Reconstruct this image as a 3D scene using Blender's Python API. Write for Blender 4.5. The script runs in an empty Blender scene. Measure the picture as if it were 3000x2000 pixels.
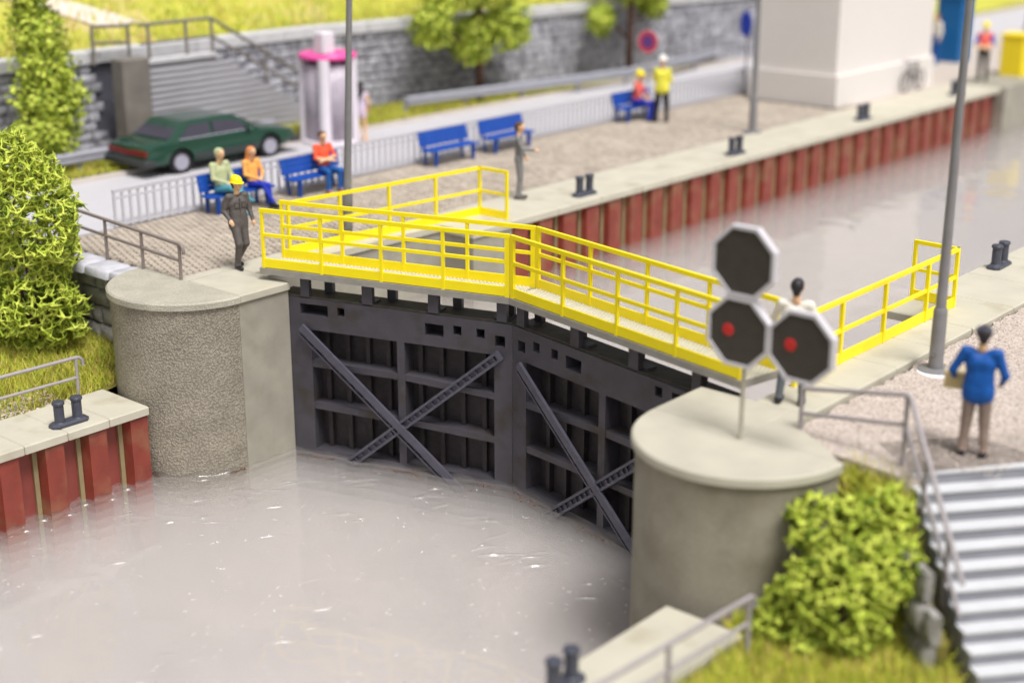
import bpy, bmesh, math, random
import numpy as np
from mathutils import Vector, Matrix, noise
from mathutils.kdtree import KDTree
R = math.radians
def lerp(a, b, t): return a + (b - a) * t
rnd = random.Random(7)
sc = bpy.context.scene
col = sc.collection

# ------------------------------------------------------------------ camera
cam = bpy.data.cameras.new('camera'); camo = bpy.data.objects.new('camera', cam); col.objects.link(camo)
camo.location = (20.43, -16.17, 7.55); camo.rotation_euler = (R(90 - 18.2), 0, R(40.9))
cam.sensor_width = 36; cam.lens = 52.51; cam.clip_start = .1; cam.clip_end = 500
cam.dof.use_dof = True; cam.dof.focus_distance = 26.0; cam.dof.aperture_fstop = .18
sc.camera = camo
# ------------------------------------------------------------------ world, sun, exposure
SUN_EL, SUN_AZ = 63, 106          # azimuth measured from +Y clockwise
w = bpy.data.worlds.new('World'); sc.world = w; w.use_nodes = True
nt = w.node_tree; nt.nodes.clear()
sky = nt.nodes.new('ShaderNodeTexSky'); sky.sky_type = 'NISHITA'; sky.sun_disc = False
sky.sun_elevation = R(SUN_EL); sky.sun_rotation = R(SUN_AZ); sky.dust_density = 4; sky.air_density = 1.2
hs = nt.nodes.new('ShaderNodeHueSaturation'); hs.inputs['Saturation'].default_value = .12
bg = nt.nodes.new('ShaderNodeBackground'); bg.inputs['Strength'].default_value = .10
wo = nt.nodes.new('ShaderNodeOutputWorld')
nt.links.new(sky.outputs[0], hs.inputs['Color']); nt.links.new(hs.outputs[0], bg.inputs[0]); nt.links.new(bg.outputs[0], wo.inputs[0])
sun = bpy.data.lights.new('sun', 'SUN'); sun.energy = 2.6; sun.angle = R(22); sun.color = (1, .98, .955)
suno = bpy.data.objects.new('sun', sun); col.objects.link(suno)
sd = Vector((math.sin(R(SUN_AZ)) * math.cos(R(SUN_EL)), math.cos(R(SUN_AZ)) * math.cos(R(SUN_EL)), math.sin(R(SUN_EL))))
suno.rotation_euler = sd.to_track_quat('Z', 'Y').to_euler(); suno.location = (0, 0, 40)
sc.view_settings.view_transform = 'Standard'; sc.view_settings.look = 'None'; sc.view_settings.gamma = 1
sc.view_settings.use_curve_mapping = False; sc.view_settings.exposure = .3
sc.cycles.use_denoising = True; sc.cycles.max_bounces = 8; sc.cycles.transparent_max_bounces = 16

# ------------------------------------------------------------------ materials
def lin(c):
    c = c / 255
    return c / 12.92 if c < .04045 else ((c + .055) / 1.055) ** 2.4
def S(r, g, b): return (lin(r), lin(g), lin(b))
MATS = {}
def M(name, c, rough=.6, var=.12, vs=4., bump=0., bs=40., bd=.01, spec=.4, metal=0., c2=None, c2s=2., c2lo=.5, c2hi=.65, fine=0., coat=0., island=0.):
    m = bpy.data.materials.new(name); m.use_nodes = True; n = m.node_tree.nodes; L = m.node_tree.links
    b = n['Principled BSDF']; b.inputs['Roughness'].default_value = rough; b.inputs['Metallic'].default_value = metal
    b.inputs['Specular IOR Level'].default_value = spec; b.inputs['Coat Weight'].default_value = coat
    g = n.new('ShaderNodeNewGeometry')
    def noi(scale, detail=5):
        t = n.new('ShaderNodeTexNoise'); t.inputs['Scale'].default_value = scale; t.inputs['Detail'].default_value = detail
        L.new(g.outputs['Position'], t.inputs['Vector']); return t
    def ramp(src, lo, hi):
        r = n.new('ShaderNodeMapRange'); r.inputs[1].default_value = lo; r.inputs[2].default_value = hi
        L.new(src, r.inputs[0]); return r.outputs[0]
    def mix(f, a, bb, mode='MIX'):
        x = n.new('ShaderNodeMix'); x.data_type = 'RGBA'; x.blend_type = mode
        for i, v in ((0, f), (6, a), (7, bb)):
            if hasattr(v, 'links') or hasattr(v, 'is_linked'): L.new(v, x.inputs[i])
            else: x.inputs[i].default_value = v if i == 0 else (*v, 1) if len(v) == 3 else v
        return x.outputs[2]
    t = noi(vs)
    cc = mix(ramp(t.outputs[0], .3, .7), tuple(v * (1 - var) for v in c), tuple(min(1, v * (1 + var)) for v in c))
    if c2: cc = mix(ramp(noi(c2s, 8).outputs[0], c2lo, c2hi), cc, c2)
    if fine:
        f2 = noi(bs * 1.3, 3)
        cc = mix(ramp(f2.outputs[0], .35, .65), cc, mix(1., cc, (1 - fine,) * 3, 'MULTIPLY'))
    if island:
        cc = mix(1., cc, mix(g.outputs['Random Per Island'], (1 - island,) * 3, (1.,) * 3), 'MULTIPLY')
    L.new(cc, b.inputs['Base Color'])
    if bump:
        bt = noi(bs, 4); bn = n.new('ShaderNodeBump'); bn.inputs['Strength'].default_value = bump; bn.inputs['Distance'].default_value = bd
        L.new(bt.outputs[0], bn.inputs['Height']); L.new(bn.outputs[0], b.inputs['Normal'])
    MATS[name] = m
    return m
yellow = M('yellow plastic', S(255, 232, 22), .35, .03, spec=.35)
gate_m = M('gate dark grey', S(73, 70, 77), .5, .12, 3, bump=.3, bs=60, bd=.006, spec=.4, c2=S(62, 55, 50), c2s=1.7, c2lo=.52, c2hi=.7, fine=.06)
gate_in = M('gate panel black brown', S(54, 48, 50), .6, .18, 9, bump=.4, bs=50, bd=.006, spec=.35)  # brown-black panels, colour also darkened to paint in the shade of the openings
gate_top = M('gate top weathered', S(72, 68, 62), .7, .25, 6, bump=.5, bs=50, spec=.3)
brace_m = M('brace blue grey', S(82, 80, 92), .4, .12, 6, bump=.25, bs=70, bd=.005, spec=.4)
deck_m = M('deck grey', S(150, 146, 138), .55, .1, 5, bump=.2, bs=80, bd=.004)
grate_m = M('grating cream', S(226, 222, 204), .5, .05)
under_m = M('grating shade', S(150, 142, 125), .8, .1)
conc = M('pier concrete', S(160, 153, 137), .8, .12, 1.6, bump=.8, bs=42, bd=.014, c2=S(128, 119, 101), c2s=1.1, c2lo=.42, c2hi=.75, fine=.24)
capc = M('pier cap concrete', S(188, 182, 166), .8, .07, 2, bump=.25, bs=50, fine=.06)
slabc = M('smooth concrete', S(160, 155, 142), .75, .10, 1.5, bump=.2, bs=70, c2=S(146, 140, 126), c2s=2.2, c2lo=.45, c2hi=.8, fine=.08)
coping = M('coping sandstone', S(194, 188, 171), .75, .06, 1.5, bump=.2, bs=60, bd=.006, fine=.07, c2=S(170, 160, 138), c2s=1.3, c2lo=.55, c2hi=.8)
pile_f = M('pile red', S(136, 60, 48), .36, .16, 2.5, bump=.15, bs=60, bd=.004, spec=.45, c2=S(144, 94, 70), c2s=1.6, c2lo=.48, c2hi=.68, fine=.08)
pile_b = M('pile inner red', S(134, 64, 56), .4, .1, 3, spec=.4)
seam_m = M('pile olive seam', S(146, 130, 96), .6, .1, 5)
iron = M('bollard iron', S(66, 68, 80), .4, .15, 12, bump=.3, bs=90, bd=.004, spec=.5)
rail_b = M('handrail brown grey', S(134, 122, 118), .45, .06, 6, spec=.4)
rail_m = M('handrail grey', S(160, 152, 154), .45, .06, 6, spec=.4)
lamp_m = M('lamp grey', S(128, 126, 128), .45, .08, 4, bump=.2, bs=30, bd=.003, spec=.4)
glue = M('white glue', S(240, 240, 240), .4, .02)
bench_m = M('bench blue', S(20, 72, 160), .4, .08, 3, spec=.4)
cob = M('cobble', S(184, 171, 157), .85, .12, .7, bump=.3, bs=60, island=.28)
cobj = M('cobble joint', S(88, 76, 68), .9, .1, 10)
gravel = M('gravel ground', S(214, 200, 190), .9, .06, 3, bump=1., bs=28, bd=.02, fine=.38, c2=S(168, 148, 136), c2s=22, c2lo=.54, c2hi=.64)
road = M('road asphalt', S(190, 187, 191), .85, .03, 1, bump=.15, bs=60, fine=.05)
kerb_m = M('kerb stone', S(200, 190, 182), .8, .06, 2)
fence_m = M('fence light grey', S(196, 194, 201), .5, .03)
stone = M('wall stone', S(194, 193, 201), .85, .2, 7, bump=.8, bs=18, bd=.03, island=.4, c2=S(134, 132, 140), c2s=5)
mortar = M('wall joint dark', S(84, 84, 94), .9, .15, 6)
rock = M('quay rock', S(168, 164, 160), .85, .18, 5, bump=.7, bs=16, bd=.03, island=.25, c2=S(104, 100, 92), c2s=3, c2lo=.5, c2hi=.75)
rockcap = M('rock coping', S(198, 196, 204), .85, .12, 4, bump=.5, bs=25, bd=.02, island=.15)
grey_conc = M('stair side concrete', S(164, 162, 168), .8, .08, .8, bump=.2, bs=20)
def boarded(m, sc_):
    n = m.node_tree.nodes; L = m.node_tree.links; b = n['Principled BSDF']; g = n.new('ShaderNodeNewGeometry'); w_ = n.new('ShaderNodeTexWave'); w_.bands_direction = 'Z'; w_.inputs['Scale'].default_value = sc_; w_.inputs['Distortion'].default_value = 1.2; w_.inputs['Detail'].default_value = 3
    L.new(g.outputs['Position'], w_.inputs['Vector']); bn = n.new('ShaderNodeBump'); bn.inputs['Strength'].default_value = .9; bn.inputs['Distance'].default_value = .03; L.new(w_.outputs['Fac'], bn.inputs['Height']); L.new(bn.outputs[0], b.inputs['Normal']); return m
boarded(grey_conc, 1.9)
dark_conc = M('concrete post dark', S(122, 116, 110), .85, .15, 2, bump=.3, bs=20)
wcop = M('wall coping light', S(200, 198, 200), .8, .1, 3, bump=.3, bs=20)
steel = M('guardrail steel', S(158, 158, 167), .5, .05, 2)
white_p = M('white plastic wall', S(226, 220, 216), .5, .015)
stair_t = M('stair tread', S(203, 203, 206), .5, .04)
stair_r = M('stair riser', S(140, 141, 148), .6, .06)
g1 = M('grass light', S(202, 202, 76), .7, .15, 3); g2 = M('grass green', S(158, 174, 56), .7, .15, 3); g3 = M('grass dry', S(214, 180, 112), .7, .15, 3)
soil = M('grass soil', S(116, 108, 48), .95, .25, 3, bump=.6, bs=25)
bank = M('grass bank', S(180, 178, 72), .95, .18, .6, bump=.8, bs=20, c2=S(196, 178, 120), c2s=.5, c2lo=.52, c2hi=.66)
path_m = M('path sand', S(222, 206, 196), .9, .05, 2)
f1 = M('foliage bright', S(206, 216, 92), .6, .14, 5, spec=.25); f2 = M('foliage mid', S(174, 190, 68), .6, .16, 5, spec=.25); f3 = M('foliage dark', S(104, 124, 38), .7, .16, 5, spec=.2)
bark = M('bark brown', S(92, 66, 56), .85, .2, 8, bump=.6, bs=30)
car_g = M('car green paint', S(24, 62, 47), .16, .04, spec=.5, coat=.5)
car_d = M('car dark trim', S(54, 56, 58), .5, .05)
glass_d = M('car glass', S(60, 56, 68), .08, .05, spec=.6)
tyre = M('tyre black', S(34, 32, 34), .7, .05); rim_m = M('rim silver', S(160, 158, 170), .4, .04)
tail_r = M('tail light red', S(120, 30, 34), .25, .1, 8)
pink = M('booth pink', S(230, 84, 160), .4, .05); booth_w = M('booth white', S(226, 218, 226), .45, .03)
pale_pink = M('pale pink print', S(240, 208, 218), .5, .02)
booth_g = M('booth glass', S(178, 168, 180), .2, .08, spec=.6)
oct_k = M('signal black', S(66, 60, 54), .6, .12, 6); oct_w = M('signal rim grey', S(206, 202, 208), .5, .03); red_l = M('signal red lens', S(196, 40, 40), .35, .05)
pole_b = M('signal pole', S(182, 174, 160), .6, .1, 6)
sign_r = M('sign red', S(206, 66, 80), .4, .04); sign_b = M('sign blue', S(108, 62, 130), .4, .04); blue_s = M('blue sign', S(14, 60, 200), .4, .04)
locker = M('locker blue', S(16, 98, 160), .4, .05); yel2 = M('yellow bin', S(246, 220, 40), .4, .04)
bike_m = M('bicycle grey', S(84, 80, 82), .5, .1)
skin = M('skin', S(224, 180, 142), .5, .04); hair_k = M('hair black', S(42, 38, 42), .5, .1); hair_b = M('hair brown', S(92, 66, 52), .5, .1); hair_o = M('hair ginger', S(220, 140, 84), .5, .08)
ov_d = M('overall charcoal', S(92, 86, 84), .55, .08, 8, bump=.7, bs=9, bd=.03, spec=.3); ov_g = M('overall grey', S(128, 126, 126), .6, .08, 8, bump=.7, bs=9, bd=.03, spec=.3)
green_h = M('hoodie pale green', S(182, 188, 146), .6, .05, 4, bump=.7, bs=9, bd=.03, spec=.3); teal = M('trousers teal', S(84, 152, 168), .6, .06, 4, bump=.7, bs=9, bd=.03, spec=.3); orange = M('top orange', S(244, 174, 92), .6, .05, 4, bump=.7, bs=9, bd=.03, spec=.3)
jeans = M('jeans blue', S(34, 90, 160), .6, .06, 4, bump=.7, bs=9, bd=.03, spec=.3); redsh = M('shirt red orange', S(232, 92, 60), .6, .05, 4, bump=.7, bs=9, bd=.03, spec=.3); pinkv = M('vest coral', S(240, 112, 100), .6, .05, 4, bump=.7, bs=9, bd=.03, spec=.3)
helm_y = M('helmet yellow', S(244, 222, 20), .3, .03, spec=.45); helm_w = M('helmet white', S(244, 240, 236), .3, .02, spec=.45)
hiviz = M('jacket hi-vis', S(240, 232, 84), .5, .05, 4, bump=.7, bs=9, bd=.03, spec=.3); black_t = M('trousers black', S(50, 46, 46), .6, .06, 4, bump=.7, bs=9, bd=.03, spec=.3)
bluej = M('jacket blue', S(20, 82, 160), .55, .06, 4, bump=.7, bs=9, bd=.03, spec=.3); brown_t = M('trousers taupe', S(140, 122, 112), .6, .06, 4, bump=.7, bs=9, bd=.03, spec=.3); cap_g = M('cap slate', S(74, 76, 90), .6, .06)
white_sh = M('shirt off-white', S(232, 226, 214), .6, .04, 4, bump=.7, bs=9, bd=.03, spec=.3); slate_t = M('trousers slate', S(96, 102, 106), .6, .06, 4, bump=.7, bs=9, bd=.03, spec=.3)
royal = M('trousers royal', S(40, 60, 180), .6, .06, 4, bump=.7, bs=9, bd=.03, spec=.3); shoe_k = M('shoes black', S(38, 36, 40), .35, .06); shoe_b = M('shoes brown', S(180, 110, 80), .5, .06)
khaki = M('trousers khaki', S(150, 140, 120), .6, .06, 4, bump=.7, bs=9, bd=.03, spec=.3); box_t = M('parcel tan', S(216, 192, 140), .6, .06); floral = M('dress lilac', S(214, 202, 220), .6, .1, 12, c2=S(200, 120, 140), c2s=18, c2lo=.56, c2hi=.62)
eye_m = M('eye dark', S(40, 34, 34), .4, .02); lip_m = M('lips', S(200, 120, 100), .5, .02)

def pier_mat(name, base, cap=False):
    m = bpy.data.materials.new(name); m.use_nodes = True; n = m.node_tree.nodes; L = m.node_tree.links
    b = n['Principled BSDF']; b.inputs['Roughness'].default_value = .62; b.inputs['Specular IOR Level'].default_value = .35
    g = n.new('ShaderNodeNewGeometry')
    nz = n.new('ShaderNodeTexNoise'); nz.inputs['Scale'].default_value = 8; L.new(g.outputs['Position'], nz.inputs['Vector'])
    ad = n.new('ShaderNodeMix'); ad.data_type = 'VECTOR'; ad.blend_type = 'MIX' if hasattr(ad, 'blend_type') else ad.blend_type
    ad.inputs[0].default_value = .05
    L.new(g.outputs['Position'], ad.inputs[4]); L.new(nz.outputs['Color'], ad.inputs[5])
    v = n.new('ShaderNodeTexVoronoi'); v.feature = 'SMOOTH_F1'; v.inputs['Scale'].default_value = 29 if not cap else 34; v.inputs['Smoothness'].default_value = .35
    L.new(ad.outputs[1], v.inputs['Vector'])
    big = n.new('ShaderNodeTexNoise'); big.inputs['Scale'].default_value = 1.6; big.inputs['Detail'].default_value = 6; L.new(g.outputs['Position'], big.inputs['Vector'])
    rp = n.new('ShaderNodeValToRGB'); L.new(v.outputs['Distance'], rp.inputs[0])
    rp.color_ramp.elements[0].position = .28; rp.color_ramp.elements[0].color = (*base, 1)
    rp.color_ramp.elements[1].position = .62; rp.color_ramp.elements[1].color = (*(x * (.66 if not cap else .84) for x in base), 1)
    mx = n.new('ShaderNodeMix'); mx.data_type = 'RGBA'; mx.blend_type = 'MULTIPLY'; mx.inputs[0].default_value = 1
    r2 = n.new('ShaderNodeMapRange'); r2.inputs[1].default_value = .3; r2.inputs[2].default_value = .7; r2.inputs[3].default_value = .78; r2.inputs[4].default_value = 1.05
    L.new(big.outputs[0], r2.inputs[0]); L.new(rp.outputs[0], mx.inputs[6]); L.new(r2.outputs[0], mx.inputs[7])
    L.new(mx.outputs[2], b.inputs['Base Color'])
    inv = n.new('ShaderNodeMath'); inv.operation = 'SUBTRACT'; inv.inputs[0].default_value = 1; L.new(v.outputs['Distance'], inv.inputs[1])
    bn = n.new('ShaderNodeBump'); bn.inputs['Strength'].default_value = .7 if not cap else .4; bn.inputs['Distance'].default_value = .022
    L.new(inv.outputs[0], bn.inputs['Height']); L.new(bn.outputs[0], b.inputs['Normal'])
    return m
pebble = pier_mat('pier pebbled plaster', S(168, 159, 143)); pebble_cap = pier_mat('cap pebbled plaster', S(190, 184, 168), True)

def water_mat(name, c, fac, rough):
    m = bpy.data.materials.new(name); m.use_nodes = True; n = m.node_tree.nodes; L = m.node_tree.links
    b = n['Principled BSDF']; out = n['Material Output']
    g = n.new('ShaderNodeNewGeometry')
    def noi(s, d=4, dist=0.):
        t = n.new('ShaderNodeTexNoise'); t.inputs['Scale'].default_value = s; t.inputs['Detail'].default_value = d; t.inputs['Distortion'].default_value = dist
        L.new(g.outputs['Position'], t.inputs['Vector']); return t
    mp = n.new('ShaderNodeMapRange'); mp.inputs[1].default_value = .35; mp.inputs[2].default_value = .7; L.new(noi(.55, 4, .8).outputs[0], mp.inputs[0])
    x = n.new('ShaderNodeMix'); x.data_type = 'RGBA'; L.new(mp.outputs[0], x.inputs[0])
    x.inputs[6].default_value = (*(v * .93 for v in c), 1); x.inputs[7].default_value = (c[0] * 1.05, c[1] * 1.03, c[2] * 1.02, 1)
    df = n.new('ShaderNodeBsdfDiffuse'); L.new(x.outputs[2], df.inputs['Color']); sh = df.outputs[0]
    if fac < 1:
        tr = n.new('ShaderNodeBsdfTransparent'); ms = n.new('ShaderNodeMixShader'); ms.inputs[0].default_value = fac
        L.new(tr.outputs[0], ms.inputs[1]); L.new(sh, ms.inputs[2]); sh = ms.outputs[0]
    if rough < .5:
        gl = n.new('ShaderNodeBsdfGlossy'); gl.inputs['Roughness'].default_value = rough; fr = n.new('ShaderNodeFresnel'); fr.inputs['IOR'].default_value = 1.42
        bn = n.new('ShaderNodeBump'); bn.inputs['Strength'].default_value = .22; bn.inputs['Distance'].default_value = .10
        L.new(noi(.9, 1, .5).outputs[0], bn.inputs['Height']); L.new(bn.outputs[0], gl.inputs['Normal']); L.new(bn.outputs[0], fr.inputs['Normal'])
        m2 = n.new('ShaderNodeMixShader'); L.new(fr.outputs[0], m2.inputs[0]); L.new(sh, m2.inputs[1]); L.new(gl.outputs[0], m2.inputs[2]); sh = m2.outputs[0]
    n.remove(b); L.new(sh, out.inputs[0])
    return m
WC = S(226, 220, 217)
WDEP = (0, .11, .24, .39, .56, .76, .99, 1.28); NW = len(WDEP)
wat = [water_mat('water surface' if k == 0 else 'water murk %d' % k, WC, 1 / (NW - k), .06 if k == 0 else .9) for k in range(NW)]

# ------------------------------------------------------------------ builders
WORLD = {}
def wloc(o):
    return WORLD.get(o.name, Vector((0, 0, 0)))
class MB:
    def __init__(s): s.v = []; s.f = []; s.m = []
    def add(s, vs, fs, mi=0):
        k = len(s.v); s.v += [tuple(p) for p in vs]; s.f += [tuple(i + k for i in f) for f in fs]; s.m += [mi] * len(fs); return s
    def box(s, x0, x1, y0, y1, z0, z1, mi=0):
        vs = [(x, y, z) for z in (z0, z1) for y in (y0, y1) for x in (x0, x1)]
        return s.add(vs, [(0, 2, 3, 1), (4, 5, 7, 6), (0, 1, 5, 4), (2, 6, 7, 3), (1, 3, 7, 5), (0, 4, 6, 2)], mi)
    def obox(s, c, ax, ay, az, hx, hy, hz, mi=0):
        c, ax, ay, az = map(Vector, (c, ax, ay, az))
        vs = [c + ax * (hx * i) + ay * (hy * j) + az * (hz * k) for k in (-1, 1) for j in (-1, 1) for i in (-1, 1)]
        return s.add(vs, [(0, 2, 3, 1), (4, 5, 7, 6), (0, 1, 5, 4), (2, 6, 7, 3), (1, 3, 7, 5), (0, 4, 6, 2)], mi)
    def bevbox(s, x0, x1, y0, y1, z0, z1, b=.02, mi=0):
        # box whose four top edges and vertical edges are chamfered
        def ring(i, z): return [(x0 + i + b, y0 + i, z), (x1 - i - b, y0 + i, z), (x1 - i, y0 + i + b, z), (x1 - i, y1 - i - b, z), (x1 - i - b, y1 - i, z), (x0 + i + b, y1 - i, z), (x0 + i, y1 - i - b, z), (x0 + i, y0 + i + b, z)]
        vs = ring(0, z0) + ring(0, z1 - b) + ring(b, z1)
        fs = [tuple(range(7, -1, -1)), tuple(range(16, 24))]
        for k in (0, 8):
            for i in range(8): j = (i + 1) % 8; fs.append((k + i, k + j, k + j + 8, k + i + 8))
        return s.add(vs, fs, mi)
    def tube(s, pts, r, n=8, mi=0, cap=True):
        pts = [Vector(p) for p in pts]; rr = r if isinstance(r, (list, tuple)) else [r] * len(pts)
        vs = []; up = Vector((0, 0, 1))
        prev = None
        for i, p in enumerate(pts):
            d = (pts[min(i + 1, len(pts) - 1)] - pts[max(i - 1, 0)]).normalized()
            a = d.cross(up)
            if a.length < .05: a = d.cross(Vector((0, 1, 0)))
            a.normalize()
            if prev is not None and a.dot(prev) < 0: a = -a
            prev = a; b = a.cross(d)
            for k in range(n):
                t = 2 * math.pi * (k + .5) / n; vs.append(p + (a * math.cos(t) + b * math.sin(t)) * rr[i])
        fs = []
        for i in range(len(pts) - 1):
            for k in range(n): j = (k + 1) % n; fs.append((i * n + k, i * n + j, (i + 1) * n + j, (i + 1) * n + k))
        if cap: fs += [tuple(range(n - 1, -1, -1)), tuple(range((len(pts) - 1) * n, len(pts) * n))]
        return s.add(vs, fs, mi)
    def lathe(s, c, prof, n=24, mi=0, axis='z', a0=0, a1=2 * math.pi):
        full = abs(a1 - a0 - 2 * math.pi) < 1e-6; k = n if full else n + 1; vs = []
        for r, h in prof:
            for i in range(k):
                t = a0 + (a1 - a0) * i / n; x, y, z = r * math.cos(t), r * math.sin(t), h
                if axis == 'y': x, y, z = x, h, y
                if axis == 'x': x, y, z = h, x, y
                vs.append((c[0] + x, c[1] + y, c[2] + z))
        fs = []
        for p in range(len(prof) - 1):
            for i in range(n): j = (i + 1) % k; fs.append((p * k + i, p * k + j, (p + 1) * k + j, (p + 1) * k + i))
        if full and prof[-1][0] > 1e-6: fs.append(tuple((len(prof) - 1) * k + i for i in range(n)))
        if full and prof[0][0] > 1e-6: fs.append(tuple(range(n - 1, -1, -1)))
        return s.add(vs, fs, mi)
    def prism(s, poly, z0, z1, mi=0):
        n = len(poly); vs = [(x, y, z0) for x, y in poly] + [(x, y, z1) for x, y in poly]
        return s.add(vs, [tuple(range(n - 1, -1, -1)), tuple(range(n, 2 * n))] + [(i, (i + 1) % n, (i + 1) % n + n, i + n) for i in range(n)], mi)
    def ball(s, c, r, mi=0, n=8, sq=(1, 1, 1)):
        vs = []; fs = []; m = n // 2
        for i in range(1, m):
            t = math.pi * i / m
            for k in range(n): u = 2 * math.pi * k / n; vs.append((c[0] + r * sq[0] * math.sin(t) * math.cos(u), c[1] + r * sq[1] * math.sin(t) * math.sin(u), c[2] + r * sq[2] * math.cos(t)))
        a = len(vs); vs += [(c[0], c[1], c[2] + r * sq[2]), (c[0], c[1], c[2] - r * sq[2])]
        for i in range(m - 2):
            for k in range(n): j = (k + 1) % n; fs.append((i * n + k, (i + 1) * n + k, (i + 1) * n + j, i * n + j))
        for k in range(n): j = (k + 1) % n; fs += [(a, k, j), (a + 1, (m - 2) * n + j, (m - 2) * n + k)]
        return s.add(vs, fs, mi)
    def faceup(s):
        for i, f in enumerate(s.f):
            p = [s.v[j] for j in f]
            if sum(p[k - 1][0] * p[k][1] - p[k][0] * p[k - 1][1] for k in range(len(p))) < 0: s.f[i] = tuple(reversed(f))
        return s
    def mesh(s, name, mats, off=(0, 0, 0), smooth=False, fixn=True):
        me = bpy.data.meshes.new(name); o = Vector(off)
        me.from_pydata([tuple(Vector(p) - o) for p in s.v] if o.length else s.v, [], s.f)
        for m in (mats if isinstance(mats, (list, tuple)) else [mats]): me.materials.append(m)
        if any(s.m): me.polygons.foreach_set('material_index', s.m)
        if fixn:
            bm = bmesh.new(); bm.from_mesh(me); bmesh.ops.recalc_face_normals(bm, faces=bm.faces); bm.to_mesh(me); bm.free()
        if smooth:
            me.polygons.foreach_set('use_smooth', [True] * len(me.polygons))
            if smooth is not True: me.set_sharp_from_angle(angle=R(smooth))
        me.update(); return me
    def build(s, name, mats, parent=None, loc=None, smooth=False, fixn=True, **kw):
        base = wloc(parent) if parent else Vector((0, 0, 0))
        L = Vector(loc) if loc is not None else base
        me = s.mesh(name, mats, L, smooth, fixn)
        o = bpy.data.objects.new(name, me); col.objects.link(o); o.location = L - base
        if parent: o.parent = parent
        WORLD[o.name] = L
        for k, v in kw.items(): o[k] = v
        return o
def tag(o, label, cat, group=None):
    o['label'] = label; o['category'] = cat
    if group: o['group'] = group
    return o
def thing(name, loc, label, cat, group=None, rz=0):
    o = bpy.data.objects.new(name, None); col.objects.link(o); o.location = loc; o.empty_display_size = .2
    o.rotation_euler.z = rz; WORLD[o.name] = Vector(loc)
    return tag(o, label, cat, group)
def copy_tree(o, parent=None):
    c = o.copy(); col.objects.link(c); c.parent = parent
    for ch in list(o.children): copy_tree(ch, c)
    return c
def inst(me, name, parent, wpos, rz=0, **kw):
    o = bpy.data.objects.new(name, me); col.objects.link(o); o.location = Vector(wpos) - wloc(parent); o.rotation_euler.z = rz; o.parent = parent
    for k, v in kw.items(): o[k] = v
    return o
def struct(o): o['kind'] = 'structure'; return o

W = 9.1            # canal width
ZW, ZF = -3.33, -1.38   # near and far water level
QW = 1.75          # coping width

# ================================================================== SETTING: grounds
m = MB(); m.add([(-75, -30, -5), (60, -30, -4.7), (60, 130, -4.7), (-75, 130, -4.7)], [(0, 1, 2, 3)])
struct(m.build('ground', soil))
m = MB(); m.box(-9.9, -5.95, -.45, 75, -1.2, .0)
m.box(-12.4, -9.9, -.45, 75, -1.2, .0)
m.box(-75, -12.4, -.45, 75, -1.2, -.03)
struct(m.build('road', road))
m = MB(); m.box(-5.95, -QW, -.02, 75, -1.2, -.055)
pav = struct(m.build('pavement', cobj))
# cobbles: running bond, individually shaped; 300 nearest ones are parts, the rest one part
m = MB(); sizes = []
cw, cl = .20, .15
near = []
def cobble(mb, x, y, dx, dy, h):
    j = lambda a: rnd.uniform(-a, a)
    b = [(x - dx, y - dy), (x + dx, y - dy), (x + dx, y + dy), (x - dx, y + dy)]
    mid = [(px + j(.006), py + j(.006)) for px, py in b]
    top = [(x + (px - x) * .62, y + (py - y) * .62) for px, py in mid]
    vs = [(px, py, -.05) for px, py in mid] + [(px, py, h - .018) for px, py in mid] + [(px, py, h + j(.003)) for px, py in top]
    fs = [(8, 9, 10, 11)] + [(k + i, k + (i + 1) % 4, k + (i + 1) % 4 + 4, k + i + 4) for k in (0, 4) for i in range(4)]
    mb.add(vs, fs)
row = 0; x = -1.83
cob_m = MB(); ncob = 0
while x > -5.88:
    y = .03 + (.5 * cl if row % 2 else 0)
    while y < 26:
        h = -.008 + rnd.uniform(-.007, .004)
        if not (-5.3 < x < -2.1 and y > 25):
            if y < 2.3 and ncob < 300:
                ncob += 1; q = MB(); cobble(q, x, y, cw * .41, cl * .395, h); q.build('paving_stone', cob, pav, (x, y, 0))
            else: cobble(cob_m, x, y, cw * .41, cl * .395, h)
        y += cl
    x -= cw; row += 1
cob_m.build('paving_stones', cob, pav, fixn=False)['kind'] = 'stuff'
m = MB(); m.box(-5.9, -QW, 26.05, 75, -.054, -.01); struct(m.build('promenade', M('far paving', S(196, 184, 174), .9, .08, 6, bump=.3, bs=20, fine=.2)))
# grass verge behind the road
m = MB(); m.box(-12.6, -10.35, -.45, 75, -.04, .07); struct(m.build('verge', soil))
m = MB(); m.box(-10.35, -10.22, -.45, 75, -.04, .10); struct(m.build('kerb', kerb_m))
# bank above the retaining wall
WA, WM, WB = Vector((-13.4, -3)), Vector((-13.1, 14)), Vector((-10.1, 34))
def wall_x(y): return lerp(WA.x, WM.x, (y - WA.y) / 17) if y < 14 else lerp(WM.x, WB.x, min(1, (y - 14) / 20))
m = MB(); g = []
nx, ny = 26, 60
for i in range(nx + 1):
    for j in range(ny + 1):
        y = -25 + 115 * j / ny; t = i / nx; xx = wall_x(y) - .5 - 55 * t ** 1.3
        z = 2.42 + 5.6 * t ** .8 + .5 * noise.noise(Vector((xx * .15, y * .15, 0))) * min(1, t * 6)
        kk = max(0, min(1, (37 - y) / 3)); z *= min(1, kk + t * 4); z += -.06 * (1 - kk)
        m.v.append((xx, y, z))
for i in range(nx):
    for j in range(ny): a = i * (ny + 1) + j; m.f.append((a, a + 1, a + ny + 2, a + ny + 1)); m.m.append(0)
struct(m.build('hillside', bank, smooth=True))
m = MB()
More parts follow.
